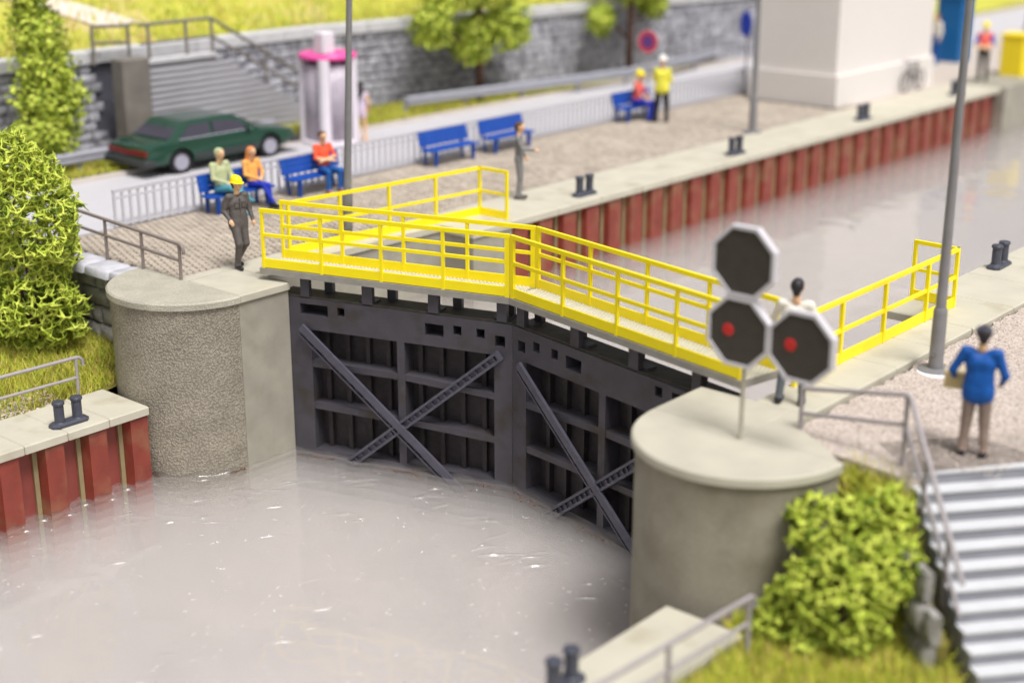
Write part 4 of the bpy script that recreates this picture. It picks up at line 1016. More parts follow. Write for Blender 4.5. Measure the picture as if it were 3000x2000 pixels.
def field(prims, P, k=.03):
    out = None
    for pr in prims:
        d = f_rc(P, *pr[1:-1]) if pr[0] == 'c' else f_el(P, *pr[1:-1])
        if out is None: out = d
        else: hh = np.clip(.5 + .5 * (out - d) / k, 0, 1); out = out * (1 - hh) + d * hh - k * hh * (1 - hh)
    return out
def grow(prims, h, k=.03, cut=None):
    pts = np.array([p for pr in prims for p in ((pr[1], pr[2]) if pr[0] == 'c' else (pr[1],))], float); pad = .18
    lo, hi = pts.min(0) - pad, pts.max(0) + pad; n = np.ceil((hi - lo) / h).astype(int) + 1
    g = np.stack(np.meshgrid(*[lo[i] + h * np.arange(n[i]) for i in range(3)], indexing='ij'), -1)
    F = np.full(g.shape[:3], .2)
    for pr in prims:                      # each limb only touches its own neighbourhood
        a, b, r = np.array(pr[1], float), np.array(pr[2], float), max(pr[3], pr[4]) + .06
        i0 = np.maximum(0, ((np.minimum(a, b) - r - lo) / h).astype(int)); i1 = np.minimum(n, ((np.maximum(a, b) + r - lo) / h).astype(int) + 2)
        sl = tuple(slice(i0[i], i1[i]) for i in range(3)); d = f_rc(g[sl], *pr[1:-1]); o = F[sl]
        hh = np.clip(.5 + .5 * (o - d) / k, 0, 1); F[sl] = np.where(o > .19, np.minimum(o, d), o * (1 - hh) + d * hh - k * hh * (1 - hh))
    if cut is not None: F = np.maximum(F, cut(g))
    return nets(F, lo, h)
def mesh_from(name, V, Q, mats, mi=None):
    me = bpy.data.meshes.new(name); me.from_pydata(V.tolist(), [], Q.tolist())
    for m in mats: me.materials.append(m)
    if mi is not None: me.polygons.foreach_set('material_index', mi)
    me.polygons.foreach_set('use_smooth', [True] * len(me.polygons)); me.update(); return me
STAND = dict(hip=((-.09, 0, .92), (.09, 0, .92)), knee=((-.10, .02, .49), (.10, .02, .49)), ank=((-.11, -.01, .085), (.11, -.01, .085)), toe=((-.14, .15, .04), (.14, .15, .04)),
             pel=(0, 0, .96), chest=(0, 0, 1.28), sh=((-.185, 0, 1.41), (.185, 0, 1.41)), elb=((-.25, -.02, 1.13), (.25, -.02, 1.13)), wri=((-.26, .05, .90), (.26, .05, .90)), hand=None, neck=(0, .0, 1.47), head=(0, .025, 1.63), look=0.)
SIT = dict(STAND, hip=((-.09, 0, .50), (.09, 0, .50)), knee=((-.11, .42, .50), (.11, .42, .50)), ank=((-.12, .40, .085), (.12, .40, .085)), toe=((-.14, .56, .04), (.14, .56, .04)), pel=(0, -.02, .54), chest=(0, -.07, .87),
           sh=((-.185, -.07, 1.0), (.185, -.07, 1.0)), elb=((-.24, .02, .74), (.24, .02, .74)), wri=((-.06, .22, .68), (.06, .24, .66)), neck=(0, -.06, 1.06), head=(0, -.03, 1.22))
def person(label, loc, heading, pose, wear, scale=1., h=.016, hair=None, helmet=None, extra=None, group=None, slim=1., hem=0.):
    """wear: dict(top, sleeve, leg, shoe, lower_leg, fore); heading in degrees, 0 = facing +Y"""
    t = thing('person', (0, 0, 0), label, 'person', group)
    p = dict(STAND); p.update(pose)
    mats = [skin, wear['top'], wear['leg'], wear['shoe'], wear.get('sleeve', wear['top']), wear.get('fore', wear.get('sleeve', wear['top'])), wear.get('shin', wear['leg'])]
    SK, TO, LE, SH, SL, FO, SN = range(7); pr = []
    c = lambda *a: pr.append(('c',) + a); v = lambda q: np.array(q, float)
    hipc = (v(p['hip'][0]) + v(p['hip'][1])) / 2
    for s in (0, 1):
        c(p['hip'][s], p['knee'][s], .088 * slim, .064 * slim, 1., LE); c(p['knee'][s], p['ank'][s], .062 * slim, .050 * slim, 1., SN)
        a, to = v(p['ank'][s]), v(p['toe'][s]); d = (to - a); heel = a - d * .22 * np.array([1, 1, 0]); heel[2] = to[2] + .005
        c(heel, to, .046, .040, 1., SH); c(a, (heel + a) / 2, .048, .045, 1., SH)
    w_ = .150 * slim
    c(v(p['pel']) + [-.055, 0, -.03], v(p['pel']) + [.055, 0, -.03], .115 * slim, .115 * slim, .85, LE)
    c(v(p['pel']) + [-.04, 0, .06], v(p['chest']) + [-.06, 0, -.02], .105 * slim, .115 * slim, .82, TO); c(v(p['pel']) + [.04, 0, .06], v(p['chest']) + [.06, 0, -.02], .105 * slim, .115 * slim, .82, TO)
    if hem: c(v(p['pel']) + [-.055, 0, -.02 - hem], v(p['pel']) + [-.045, 0, .1], .128 * slim, .118 * slim, .85, TO); c(v(p['pel']) + [.055, 0, -.02 - hem], v(p['pel']) + [.045, 0, .1], .128 * slim, .118 * slim, .85, TO)
    c(v(p['chest']) + [-.07, 0, .02], v(p['sh'][0]) * [.62, 1, 1] + [0, 0, -.02], .112 * slim, .075, .8, TO); c(v(p['chest']) + [.07, 0, .02], v(p['sh'][1]) * [.62, 1, 1] + [0, 0, -.02], .112 * slim, .075, .8, TO)
    for s in (0, 1):
        c(v(p['sh'][s]) * [.8, 1, 1], p['sh'][s], .062, .062, 1., TO); c(p['sh'][s], p['elb'][s], .058 * slim, .046 * slim, 1., SL); c(p['elb'][s], p['wri'][s], .044 * slim, .034, 1., FO)
        e, w2 = v(p['elb'][s]), v(p['wri'][s]); d = (w2 - e) / np.linalg.norm(w2 - e); c(w2 + d * .015, w2 + d * .075, .030, .034, 1., SK)
    hd = v(p['head']); lk = p['look']; fx, fy = -math.sin(lk), math.cos(lk); fwd = np.array([fx, fy, 0]); rt = np.array([fy, -fx, 0])
    c(p['neck'], hd + [0, 0, -.06] - fwd * .015, .056, .052, 1., SK)
    c(hd + [0, 0, .035] - fwd * .03, hd + [0, 0, .03] + fwd * .025, .083, .080, 1., SK); c(hd + [0, 0, -.03] + fwd * .035, hd + [0, 0, -.075] + fwd * .048, .060, .040, 1., SK)
    c(hd + [0, 0, .015] + fwd * .098, hd + [0, 0, -.022] + fwd * .112, .010, .015, 1., SK)
    for s in (-1, 1): c(hd + rt * s * .083 + [0, 0, .015], hd + rt * s * .083 + [0, 0, -.02], .014, .011, 1., SK)
    V, Q = grow(pr, h, .028)
    fc = V[Q].mean(1); best = None; mi = np.zeros(len(fc), int)
    for q in pr:
        d = f_rc(fc, *q[1:-1])
        if best is None: best = d; mi[:] = q[-1]
        else: u = d < best; best[u] = d[u]; mi[u] = q[-1]
    nV = len(V); mb = MB()
    # fingers, thumbs, eyes and mouth share the body mesh
    for s in (0, 1):
        e, w2 = v(p['elb'][s]), v(p['wri'][s]); d = (w2 - e) / np.linalg.norm(w2 - e)
        side = np.cross(d, [0, 0, 1.]); side = np.array([1., 0, 0]) if np.linalg.norm(side) < .25 else side / np.linalg.norm(side)
        dn = np.cross(side, d); dn = dn if dn[2] < 0 or abs(d[2]) > .8 else -dn
        if abs(d[2]) > .6: side, dn = np.array([0, 1., 0]) - d * d[1], np.array([1., 0, 0]) * (-1 if s else 1)
        for k, ln in enumerate((.062, .072, .066, .05)):
            o = w2 + d * .075 + side * (.027 - .018 * k); mb.tube([o, o + d * ln * .55 + dn * .008, o + d * ln * .85 + dn * .032], [.0098, .009, .0072], 6, 0)
        o = w2 + d * .03 + side * .028; mb.tube([o, o + d * .03 + side * .02, o + d * .06 + side * .014 + dn * .012], [.011, .0105, .008], 6, 0)
    for s in (-1, 1): mb.ball(tuple(hd + fwd * .094 + rt * s * .034 + [0, 0, .022]), .0105, 7, 6)
    mb.tube([hd + fwd * .0905 - rt * .022 + [0, 0, -.058], hd + fwd * .096 + [0, 0, -.06], hd + fwd * .0905 + rt * .022 + [0, 0, -.058]], .006, 5, 8)
    F = [tuple(q) for q in Q.tolist()] + [tuple(i + nV for i in f) for f in mb.f]; VV = V.tolist() + [tuple(float(x) for x in q) for q in mb.v]
    me = bpy.data.meshes.new('body'); me.from_pydata(VV, [], F)
    for m_ in mats + [eye_m, lip_m]: me.materials.append(m_)
    me.polygons.foreach_set('material_index', mi.tolist() + mb.m); me.polygons.foreach_set('use_smooth', [True] * len(F)); me.update()
    bo = bpy.data.objects.new('body', me); col.objects.link(bo); bo.parent = t
    if hair:
        hm, style = hair; hp = [('c', hd + [0, 0, .045] - fwd * .035, hd + [0, 0, .05] + fwd * .02, .090, .084, 1., 0)]
        if style == 'long': hp += [('c', hd + [0, 0, .0] - fwd * .06, hd + [0, 0, -.20] - fwd * .10, .088, .085, 1., 0), ('c', hd + [0, 0, -.20] - fwd * .10, hd + [0, 0, -.34] - fwd * .11, .085, .06, 1., 0)]
        else: hp += [('c', hd - fwd * .05, hd + [0, 0, -.05] - fwd * .055, .075, .055, 1., 0)]
        def cut(g): return np.maximum((g - (hd + fwd * .052 + np.array([0, 0, .06]))) @ (fwd * .9 - np.array([0, 0, .45])), -1)
        HV, HQ = grow(hp, .014, .03, cut); ho = bpy.data.objects.new('hair', mesh_from('hair', HV, HQ, [hm])); col.objects.link(ho); ho.parent = t
    if helmet:
        mb = MB(); top = hd + np.array([0, 0, .03]); n = 20; vs = []
        for (rr, z, out) in ((.128, .0, .0), (.124, .012, 0), (.114, .02, 0), (.112, .06, 0), (.098, .10, 0), (.07, .125, 0), (.03, .138, 0), (.0, .14, 0)):
            for k in range(n):
                a = 2 * math.pi * k / n; q = top + rt * (rr * .93 * math.cos(a)) + fwd * (rr * 1.05 * math.sin(a) + (.028 * max(0, math.sin(a)) if z < .015 else 0) - .012); q = q + np.array([0, 0, z - .012 * math.sin(a)]); vs.append(tuple(q))
        fs = [(i * n + k, i * n + (k + 1) % n, (i + 1) * n + (k + 1) % n, (i + 1) * n + k) for i in range(7) for k in range(n)] + [tuple(range(n - 1, -1, -1))]
        mb.add(vs, fs); me = mb.mesh('helmet', helmet, smooth=50); o = bpy.data.objects.new('helmet', me); col.objects.link(o); o.parent = t
    for nm, mb, mt in (extra(p, hd, fwd, rt) if extra else []):
        o = bpy.data.objects.new(nm, mb.mesh(nm, mt, smooth=40)); col.objects.link(o); o.parent = t
    t.location = loc; t.rotation_euler.z = R(heading); t.scale = (scale,) * 3
    return t
def walker_extra(p, hd, fwd, rt):
    out = []
    m = MB(); m.bevbox(.03, .115, .106, .118, 1.20, 1.31, .01); m.bevbox(.026, .119, .112, .123, 1.29, 1.315, .006); out.append(('pocket', m, ov_d))
    m = MB(); m.bevbox(-.115, -.03, .106, .118, 1.20, 1.31, .01); m.bevbox(-.119, -.026, .112, .123, 1.29, 1.315, .006); out.append(('pocket', m, ov_d))
    m = MB(); m.box(-.012, .012, .10, .120, .95, 1.38); out.append(('placket', m, ov_d))
    return out
person('walking worker with yellow helmet and charcoal overalls beside the yellow walkway', (-1.42, 1.18, .002), -98,
       dict(knee=((-.08, .10, .50), (.10, .16, .52)), ank=((-.09, -.22, .14), (.08, .03, .085)), toe=((-.09, -.10, .05), (.09, .19, .04)), elb=((-.25, .0, 1.14), (.255, -.07, 1.13)), wri=((-.25, .12, .93), (.25, .14, .99)), sh=((-.175, 0, 1.40), (.175, 0, 1.40)), look=R(22)),
       dict(top=ov_d, leg=ov_d, shoe=shoe_k), 1.0, .012, (hair_b, 'short'), helm_y, walker_extra, hem=.07, slim=1.12)
person('man in pale green hoodie and teal trousers sitting cross-legged on a blue bench', (-5.42, 3.98, -.02), -90,
       dict(SIT, knee=((-.10, .44, .52), (.10, .43, .58)), ank=((-.10, .45, .085), (-.12, .66, .42)), toe=((-.12, .62, .04), (-.14, .80, .34)), look=R(8)), dict(top=green_h, leg=teal, shoe=teal, sleeve=green_h), 1.05, .016, (green_h, 'short'), slim=1.08)
person('woman with long ginger hair in an orange top on the same blue bench', (-5.42, 4.86, -.02), -92,
       dict(SIT, knee=((-.10, .40, .51), (.08, .42, .56)), ank=((-.10, .48, .10), (-.06, .62, .14)), toe=((-.12, .64, .05), (-.08, .78, .08)), look=R(10)), dict(top=orange, leg=royal, shoe=shoe_k), .98, .016, (hair_o, 'long'), slim=.92)
person('man in red-orange shirt and blue jeans sitting with folded arms on a blue bench', (-5.42, 6.98, -.02), -100,
       dict(SIT, wri=((.10, .16, .72), (-.10, .18, .70)), elb=((-.26, .06, .76), (.26, .06, .76)), knee=((-.14, .42, .50), (.16, .42, .50)), ank=((-.14, .42, .085), (.18, .44, .085)), toe=((-.18, .57, .04), (.22, .58, .04))), dict(top=redsh, leg=jeans, shoe=shoe_b, sleeve=redsh, fore=skin), 1.02, .016, (hair_b, 'short'))
person('bareheaded man in grey overalls standing with one arm held out near the coping', (-1.3, 9.15, .0), -55,
       dict(knee=((-.06, .04, .49), (.06, .03, .49)), ank=((-.065, 0, .085), (.065, -.02, .085)), toe=((-.08, .16, .04), (.08, .14, .04)), elb=((-.24, .02, 1.15), (.22, .10, 1.18)), wri=((-.22, .12, .95), (.16, .36, 1.16)), look=R(-10)), dict(top=ov_g, leg=ov_g, shoe=ov_d), 1.0, .016, (hair_b, 'short'), slim=.95)
person('worker with yellow helmet and coral vest sitting on the far blue bench', (-5.55, 19.42, -.02), -70,
       dict(SIT, chest=(0, .02, .87), sh=((-.185, .03, 1.0), (.185, .03, 1.0)), neck=(0, .05, 1.06), head=(0, .09, 1.21), wri=((-.06, .34, .58), (.06, .36, .56)), elb=((-.24, .16, .72), (.24, .16, .72))), dict(top=pinkv, leg=royal, shoe=shoe_k, fore=skin), 1.08, .02, None, helm_y)
person('man with white helmet, yellow hi-vis jacket and black trousers standing with his back turned', (-4.75, 19.55, .0), 20,
       dict(knee=((-.12, .02, .49), (.12, .04, .49)), ank=((-.16, -.01, .085), (.15, .02, .085)), sh=((-.17, 0, 1.39), (.17, 0, 1.39)), elb=((-.23, .05, 1.13), (.23, .05, 1.13)), wri=((-.12, .18, 1.02), (.12, .2, 1.02))), dict(top=hiviz, leg=black_t, shoe=black_t), 1.08, .02, None, helm_w, slim=1.15, hem=.05)
person('black-haired woman in a lilac top standing beside the phone booth, back turned', (-9.15, 11.72, .0), 25,
       dict(elb=((-.25, .02, 1.14), (.27, -.02, 1.14)), wri=((-.2, .12, .95), (.2, .06, .93))), dict(top=floral, leg=skin, shoe=skin, sleeve=skin, fore=skin), .92, .02, (hair_k, 'long'), slim=.9, hem=.14)
person('distant worker with yellow helmet, orange vest and blue sleeves on the coping', (-1.15, 33.4, .0), -160,
       dict(wri=((.05, .22, 1.05), (-.05, .24, 1.02)), elb=((-.27, .06, 1.12), (.27, .06, 1.12))), dict(top=pinkv, leg=black_t, shoe=shoe_k, sleeve=royal, fore=skin), 1.12, .022, None, helm_y)
person('distant figure in white shirt and blue trousers in front of the blue cabin', (-4.4, 36.5, .0), 150, {}, dict(top=white_sh, leg=bluej, shoe=bluej), 1.05, .022, (hair_b, 'short'), slim=1.05)
person('distant grey-clad figure standing beyond the worker at the far right', (-2.9, 41.5, .0), 150, {}, dict(top=khaki, leg=slate_t, shoe=shoe_k), 1.05, .024, (hair_k, 'short'), slim=1.05)
person('black-haired man in off-white shirt behind the octagonal signals, one hand on the rail', (10.3, 1.62, .003), 22,
       dict(knee=((-.13, .03, .49), (.13, .02, .49)), ank=((-.16, .0, .085), (.15, .0, .085)), elb=((-.32, .12, 1.14), (.30, .05, 1.16)), wri=((-.50, .26, 1.03), (.34, .26, 1.02))), dict(top=white_sh, leg=slate_t, shoe=shoe_k, fore=skin), 1.06, .014, (hair_k, 'short'))
def carry(p, hd, fwd, rt):
    m = MB(); m.obox((-.28, .17, .93), (1, .1, 0), (-.1, 1, 0), (0, 0, 1), .15, .11, .10); return [('cap', cap(hd), cap_g)]
def cap(hd):
    m = MB(); m.lathe((hd[0], hd[1] - .01, hd[2] + .035), [(.098, -.02), (.108, .0), (.108, .03), (.09, .075), (.04, .095), (0, .098)], 20); m.ball((hd[0], hd[1] + .10, hd[2] + .03), .07, sq=(1, .8, .15)); return m
person('man in blue jacket, taupe trousers and dark cap carrying a parcel, seen from behind', (13.02, 1.7, -.075), 18,
       dict(knee=((-.11, .02, .49), (.11, .02, .49)), elb=((-.34, .0, 1.14), (.31, .0, 1.13)), wri=((-.33, .2, .99), (.27, .17, .98)), ank=((-.13, -.01, .085), (.14, -.01, .085)), sh=((-.20, 0, 1.41), (.20, 0, 1.41)), look=R(8)),
       dict(top=bluej, leg=brown_t, shoe=shoe_k), 1.02, .013, (hair_k, 'short'), None, carry, slim=1.16, hem=.08)
def world_of(loc, hdg, sc_, q):
    a = R(hdg); x, y = q[0] * sc_, q[1] * sc_; return (loc[0] + x * math.cos(a) - y * math.sin(a), loc[1] + x * math.sin(a) + y * math.cos(a), loc[2] + q[2] * sc_)
c = world_of((13.02, 1.7, -.075), 18, 1.02, (-.31, .30, .93))
t = thing('parcel', c, 'tan parcel under the arm of the man in the blue jacket', 'parcel')
m = MB(); m.obox(c, (.95, .31, 0), (-.31, .95, 0), (0, 0, 1), .15, .13, .11); m.build('box', box_t, t)
m = MB(); m.obox((c[0], c[1], c[2] + .112), (.95, .31, 0), (-.31, .95, 0), (0, 0, 1), .15, .03, .003); m.build('tape', white_sh, t)

# ================================================================== vegetation
def struts(A, B, wa, wb, mi, mb):
    """three-sided strands, thin in the middle, for whole arrays of end points"""
    D = B - A; L = np.linalg.norm(D, axis=1, keepdims=True) + 1e-9; D = D / L
    s = np.cross(D, np.array([.3, .2, 1.])); s /= np.linalg.norm(s, axis=1, keepdims=True) + 1e-9; q = np.cross(D, s); n = len(A)
    V = np.zeros((n, 9, 3))
    for r_, (pt, w_) in enumerate(((A, wa), ((A + B) / 2 + s * L * .08, (wa + wb) * .34), (B, wb))):
        for i in range(3): t_ = 2.094 * i; V[:, r_ * 3 + i] = pt + (s * math.cos(t_) + q * math.sin(t_)) * w_[:, None]
    k = len(mb.v); mb.v += V.reshape(-1, 3).tolist()
    base = (k + 9 * np.arange(n))[:, None]
    for r_ in (0, 3):
        for i in range(3):
            j = (i + 1) % 3; mb.f += (base + np.array([r_ + i, r_ + j, r_ + 3 + j, r_ + 3 + i])).tolist(); mb.m += mi.tolist()
def lumps(u, sd):
    x, y, z = u.T
    return (np.sin(3.1 * x + 2.3 * y + sd) + np.sin(3.7 * y - 2.9 * z + 1.7 * sd) + np.sin(4.3 * z + 2.1 * x + 2.9 * sd) + .7 * np.sin(8.1 * x - 7.3 * z + sd) + .7 * np.sin(7.7 * y + 8.9 * z - sd)) / 4.4
def sponge(blobs, n, spacing, wd, seed, shell=.45, lump=.62, keep=None, hole=.12):
    """reticulated foam foliage: jittered nodes in the outer shell joined by short tapering strands"""
    rg = np.random.default_rng(seed); mb = MB(); B = np.array(blobs, float)
    lo, hi = (B[:, :3] - B[:, 3:] * 1.35).min(0), (B[:, :3] + B[:, 3:] * 1.35).max(0)
    G = np.stack(np.meshgrid(*[np.arange(lo[i], hi[i], spacing * .92) for i in range(3)], indexing='ij'), -1).reshape(-1, 3); G = G + rg.uniform(-.42, .42, G.shape) * spacing
    best = np.full(len(G), 9.)
    for i, b in enumerate(B):
        v = (G - b[:3]) / b[3:]; r = np.linalg.norm(v, axis=1) + 1e-9; best = np.minimum(best, r / (1 + lump * .55 * lumps(v / r[:, None], seed + 2.3 * i)))
    ok = (best < 1) & (best > 1 - shell * rg.uniform(.5, 1.2, len(G))) & (rg.random(len(G)) > hole); pts = G[ok]
    kd = KDTree(len(pts))
    for i, p in enumerate(pts): kd.insert(p, i)
    kd.balance(); ia, ib = [], []; seen = set()
    for i, p in enumerate(pts):
        for (q, j, d) in kd.find_n(p, 4 + (i % 2))[1:]:
            key = (i, j) if i < j else (j, i)
            if d < spacing * 1.9 and key not in seen: seen.add(key); ia.append(i); ib.append(j)
    ia, ib = np.array(ia), np.array(ib); m0 = rg.choice(3, len(pts), p=(.5, .38, .12)); w_ = wd * rg.uniform(.6, 1.5, len(ia))
    struts(pts[ia], pts[ib], w_ * rg.uniform(.8, 1.6, len(ia)), w_, m0[ia], mb)
    for _ in range(2):
        i = np.nonzero(rg.random(len(pts)) < .7)[0]; u = rg.normal(size=(len(i), 3)) + np.array([0, 0, .5]); u /= np.linalg.norm(u, axis=1, keepdims=True)
        struts(pts[i], pts[i] + u * spacing * (.4 + .5 * rg.random((len(i), 1)) + 1.0 * rg.random((len(i), 1)) ** 6), np.full(len(i), wd * 1.5), np.full(len(i), wd * .35), m0[i], mb)
    return mb
def bush(label, base, blobs, n, spacing, wd, seed, cat='bush', name='bush', keep=None, shell=.45, stems=5):
    t = thing(name, base, label, cat)
    sponge(blobs, n, spacing, wd, seed, keep=keep, shell=shell).build('foliage', [f1, f2, f3], t, smooth=True, fixn=False)['kind'] = 'stuff'
    for i in range(stems):
        b = blobs[i % len(blobs)]; rg = random.Random(seed + i)
        e = Vector(b[:3]) + Vector((rg.uniform(-.4, .4) * b[3], rg.uniform(-.4, .4) * b[4], rg.uniform(0, .5) * b[5]))
        p0 = Vector(base) + Vector((rg.uniform(-.1, .1), rg.uniform(-.1, .1), -.05)); mid = (p0 + e) / 2 + Vector((rg.uniform(-.15, .15), rg.uniform(-.15, .15), 0))
        MB().tube([p0, mid, e], [.045, .03, .012], 7).build('stem', bark, t, smooth=True)
    return t
bush('tall sponge-like yellow-green bush in front of the stone wall at left', (-4.6, -1.4, -1.75),
     [(-4.75, -1.3, 1.35, 1.35, .75, 1.15), (-4.35, -1.3, .75, 1.0, .7, .8), (-4.75, -1.25, .1, 1.1, .7, .9), (-4.45, -1.35, -.75, 1.0, .8, .75), (-5.2, -1.35, -1.1, 1.2, .8, .8)], 5200, .14, .022, 3)
bush('blurred bright green bush beside the smooth pier in the right foreground', (12.5, -.9, -2.0),
     [(12.35, -.55, -.62, .62, .5, .55), (12.55, -.9, -1.25, .8, .6, .7), (12.25, -1.0, -1.65, .65, .5, .45), (12.8, -.75, -.9, .55, .5, .5), (12.75, -.12, -.42, .45, .38, .36), (13.1, -.55, -.85, .36, .34, .42), (11.95, -1.25, -1.8, .4, .35, .3)], 2200, .105, .022, 5)
def leafy(blobs, n, size, seed):
    rg = np.random.default_rng(seed); mb = MB(); B = np.array(blobs, float); pv = (B[:, 3] * B[:, 4] * B[:, 5]) ** .67; pv /= pv.sum()
    bi = rg.choice(len(B), n, p=pv); u = rg.normal(size=(n, 3)); u /= np.linalg.norm(u, axis=1, keepdims=True)
    lum = 1 + .4 * lumps(u, seed) + .1 * bi * 0; p = B[bi, :3] + u * B[bi, 3:] * (lum * (1 - .5 * rg.random(n) ** 1.7))[:, None]
    a = rg.normal(size=(n, 3)); a /= np.linalg.norm(a, axis=1, keepdims=True); c_ = np.cross(a, u); c_ /= np.linalg.norm(c_, axis=1, keepdims=True) + 1e-9; s = (size * rg.uniform(.6, 1.3, n))[:, None]
    mb.v = np.stack([p - a * s, p + c_ * s * .5, p + a * s, p - c_ * s * .5], 1).reshape(-1, 3).tolist(); mb.f = np.arange(4 * n).reshape(-1, 4).tolist(); mb.m = rg.choice(3, n, p=(.4, .4, .2)).tolist()
    return mb
def tree(label, base, trunk, blobs, n, size, seed):
    t = thing('tree', base, label, 'tree'); b = Vector(base)
    top = b + Vector((0, 0, trunk[0])); MB().tube([b, b + Vector((.03, .02, trunk[0] * .5)), top], [trunk[1], trunk[1] * .8, trunk[1] * .5], 10).build('trunk', bark, t, smooth=True)
    for i, q in enumerate(blobs): MB().tube([b + Vector((0, 0, trunk[0] * (.35 + .1 * (i % 5)))), (b + Vector(q[:3]) + Vector((0, 0, trunk[0] * .4))) / 2, Vector(q[:3])], [trunk[1] * .4, trunk[1] * .3, .02], 6).build('limb', bark, t, smooth=True)
    leafy(blobs, n, size, seed).build('crown', [f1, f2, f3], t, fixn=False)['kind'] = 'stuff'
tree('columnar green tree in front of the retaining wall at top left', (-11.75, 3.75, 0), (3.4, .09), [(-11.7, 3.7, 1.0, .6, .75, .7), (-11.7, 3.85, 1.8, .65, .85, .7), (-11.7, 3.75, 2.6, .6, .7, .7), (-11.7, 3.65, 3.4, .55, .6, .8), (-11.7, 3.55, 4.4, .4, .45, .8)], 9000, .085, 11)
tree('dark-trunked tree with hanging foliage behind the crash barrier', (-11.0, 18.55, 0), (4.2, .15), [(-11.2, 16.7, 2.55, .6, .7, .75), (-11.1, 18.3, 2.0, .6, .7, .8), (-11.0, 19.8, 2.3, .7, 1.0, .8), (-11.2, 18.4, 3.9, 1.2, 1.9, 1.0)], 9000, .10, 12)
tree('second dark-trunked tree near the no-stopping sign', (-10.45, 25.6, 0), (4.0, .15), [(-10.7, 24.3, 2.15, .45, .6, .55), (-10.6, 25.9, 3.6, 1.1, 1.7, 1.0), (-10.5, 27.0, 2.5, .5, .6, .5)], 6000, .10, 13)
bush('low green hedge beyond the retaining wall beside the blue sign', (-9.6, 36.5, 0), [(-9.4, 36.5, .8, .9, 1.6, 1.0), (-8.6, 38.5, .7, .9, 1.4, .9), (-9.6, 37.5, 1.9, .9, 1.4, 1.0)], 2200, .2, .05, 21, name='hedge', cat='hedge', stems=3)
for i, (x, y, z, r) in enumerate([(-24, 20, 6.2, 1.2), (-28, 28, 6.4, 1.6), (-17.5, 12.5, 4.6, .5)]):
    bush(['dark green bush on the grassy hillside, middle one', 'dark green bush on the grassy hillside, farthest one', 'small green bush on the hillside above the steps'][i], (x, y, z - r * .7), [(x, y, z, r, r, r * .8)], 1200, r * .13, r * .03, 30 + i, stems=2)

def blades(name, sampler, n, hgt, wd, seed, lean=.5):
    rg = np.random.default_rng(seed); mb = MB()
    while len(mb.f) < n:
        q = sampler(rg)
        if q is None: continue
        x, y, z = q; a = rg.uniform(0, 6.283); h_ = hgt * rg.uniform(.5, 1.3); l = h_ * lean * rg.uniform(.2, 1.4); b_ = rg.uniform(0, 6.283); k = len(mb.v)
        dx, dy = wd * math.cos(a), wd * math.sin(a)
        rr = rg.random(); mb.v += [(x - dx, y - dy, z - .01), (x + dx, y + dy, z - .01), (x + l * math.cos(b_) , y + l * math.sin(b_), z + h_)]; mb.f.append((k, k + 1, k + 2)); mb.m.append(0 if rr < .55 else 1 if rr < .85 else 2)
    o = mb.build(name, [g1, g2, g3], fixn=False); o['kind'] = 'stuff'; return o
def s_ll(rg):
    x, y = rg.uniform(-6.5, -2.3), rg.uniform(-4.5, -.35)
    if x > -2.95 and y > -1.05: return None
    if x > -2.75 - .35 * rg.random() and y < -2.2 and rg.random() < .75: return None
    if math.hypot(x + 1.45, y + .03) < 1.46: return None
    return x, y, low_left(x, y)
tag(blades('grass', s_ll, 15000, .22, .010, 1, .8), 'yellow-green static grass behind the low left quay', 'grass')
def s_lr(rg):
    x, y = rg.uniform(11.3, 14.2), rg.uniform(-4.5, .62)
    if math.hypot(x - 10.42, y - .2) < 1.5 or (x < 11.75 and y < -1.4): return None
    q = Vector((x, y, 0)) - S0
    if q.dot(SE) > -.05 and q.dot(SDn) > -.1: return None
    return x, y, low_right(x, y)
tag(blades('grass', s_lr, 17000, .22, .013, 2, .8), 'blurred yellow-green grass slope between the foreground quay and stairs', 'grass')
def s_v(rg):
    y = rg.uniform(-2, 26); x = rg.uniform(max(-12.5, wall_x(y) + .1), -10.4); return x, y, .07
tag(blades('grass', s_v, 14000, .16, .016, 3), 'strip of yellow-green grass under the crash barriers', 'grass')
def s_h(rg):
    y = rg.uniform(-8, 33.5); i = rg.random() ** 2.2; tt = i * .75; xx = wall_x(y) - .55 - 55 * tt ** 1.3
    return xx, y, 2.42 + 5.6 * tt ** .8 + .5 * noise.noise(Vector((xx * .15, y * .15, 0))) * min(1, tt * 6)
tag(blades('grass', s_h, 16000, .28, .03, 4), 'bright yellow-green grass on the hillside above the wall', 'grass')
# gravel grains beside the low left quay and along the dark joint
def grains(name, label, sampler, n, size, seed, mat):
    rg = np.random.default_rng(seed); mb = MB()
    while len(mb.f) < n * 8:
        q = sampler(rg)
        if q is None: continue
        s = size * rg.uniform(.5, 1.4); k = len(mb.v); vs = [(1, 0, 0), (-1, 0, 0), (0, 1, 0), (0, -1, 0), (0, 0, .8), (0, 0, -.8)]
        mb.v += [(q[0] + a * s * rg.uniform(.6, 1.2), q[1] + b * s * rg.uniform(.6, 1.2), q[2] + c_ * s * rg.uniform(.6, 1.2)) for a, b, c_ in vs]
        mb.f += [tuple(k + i for i in f) for f in ((0, 2, 4), (2, 1, 4), (1, 3, 4), (3, 0, 4), (2, 0, 5), (1, 2, 5), (3, 1, 5), (0, 3, 5))]; mb.m += [0] * 8
    o = mb.build(name, mat, fixn=False); o['kind'] = 'stuff'; return tag(o, label, 'gravel')
grain_m = M('gravel grains', S(216, 200, 188), .85, .1, 5, island=.5)
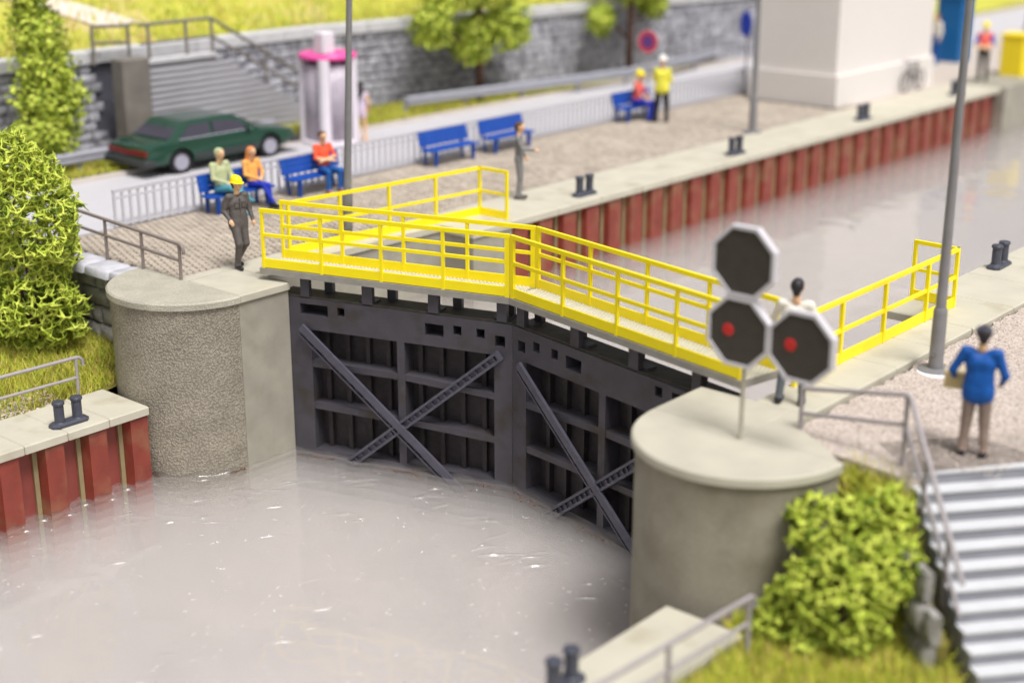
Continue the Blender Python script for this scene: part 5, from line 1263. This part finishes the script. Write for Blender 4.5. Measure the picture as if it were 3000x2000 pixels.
def s_g1(rg):
    x, y = rg.uniform(-3.1, -2.25), rg.uniform(-4.5, -2.0)
    if rg.random() > smooth01((-y - 2.0) / .8): return None
    return x, y, low_left(x, y) + .015
grains('gravel', 'pale gravel patch between grass and low left quay', s_g1, 900, .028, 5, grain_m)
def s_g2(rg):
    x, y = rg.uniform(10.76, 13.6), rg.uniform(.6, 9.5)
    if x > 12.6 and y < 1.1: return None
    return x, y, -.072
grains('gravel', 'fine pale gravel grains scattered over the right terrace', s_g2, 6500, .017, 6, grain_m)
# fibres and dust lying on the cast water
def fibres():
    rg = np.random.default_rng(8); mb = MB()
    for _ in range(700):
        x, y = rg.uniform(-1, 11), rg.uniform(-9, 2.2)
        if y > 1.0 + .3 * min(x, 9 - x): continue
        a = rg.uniform(0, 6.283); L = rg.uniform(.02, .09); w_ = rg.uniform(.0012, .0028); cv = rg.uniform(-2, 2); k = len(mb.v); px, py = x, y
        for i in range(5):
            nx, ny = -math.sin(a), math.cos(a); mb.v += [(px + nx * w_, py + ny * w_, ZW + .004), (px - nx * w_, py - ny * w_, ZW + .004)]
            px += math.cos(a) * L / 4; py += math.sin(a) * L / 4; a += cv * .3
        mi = 0 if rg.random() < .7 else 1
        for i in range(4): mb.f.append((k + 2 * i, k + 2 * i + 1, k + 2 * i + 3, k + 2 * i + 2)); mb.m.append(mi)
    for _ in range(350):
        x, y = rg.uniform(-1, 11), rg.uniform(-9, 2.2)
        if y > 1.0 + .3 * min(x, 9 - x): continue
        s = rg.uniform(.0025, .0055); k = len(mb.v); mb.v += [(x - s, y, ZW + .004), (x, y - s, ZW + .004), (x + s, y, ZW + .004), (x, y + s, ZW + .006)]; mb.f.append((k, k + 1, k + 2, k + 3)); mb.m.append(0 if rg.random() < .75 else 1)
    o = mb.build('fibres', [glue, car_d], fixn=False); o['kind'] = 'stuff'; tag(o, 'tiny fibres and dust specks lying on the near water', 'fibres')
fibres()

crumb_m = M('waterline moss', S(120, 78, 40), .9, .3, 20, island=.5)
def s_c(rg):
    if rg.random() < .45:
        a_ = rg.uniform(1.35, 1.98) * math.pi; 
        if math.sin(a_ * 3.1) < -.2: return None
        r_ = 1.435 + abs(rg.normal()) * .03; return -1.45 + r_ * math.cos(a_), -.03 + r_ * math.sin(a_), ZW + .01 + abs(rg.normal()) * .02
    u_ = rg.uniform(.1, 4.3); H_ = GL if rg.random() < .5 else GR; T_ = (H_ - GM).normalized()
    if math.sin(u_ * 3.3 + (1 if H_ is GL else 0)) < .15: return None
    p = GM + T_ * u_; return p.x, p.y - .1 - abs(rg.normal()) * .12, ZW + .008
grains('moss', 'brown moss crumbs along the waterline of pier and gates', s_c, 700, .012, 9, crumb_m)['category'] = 'moss'
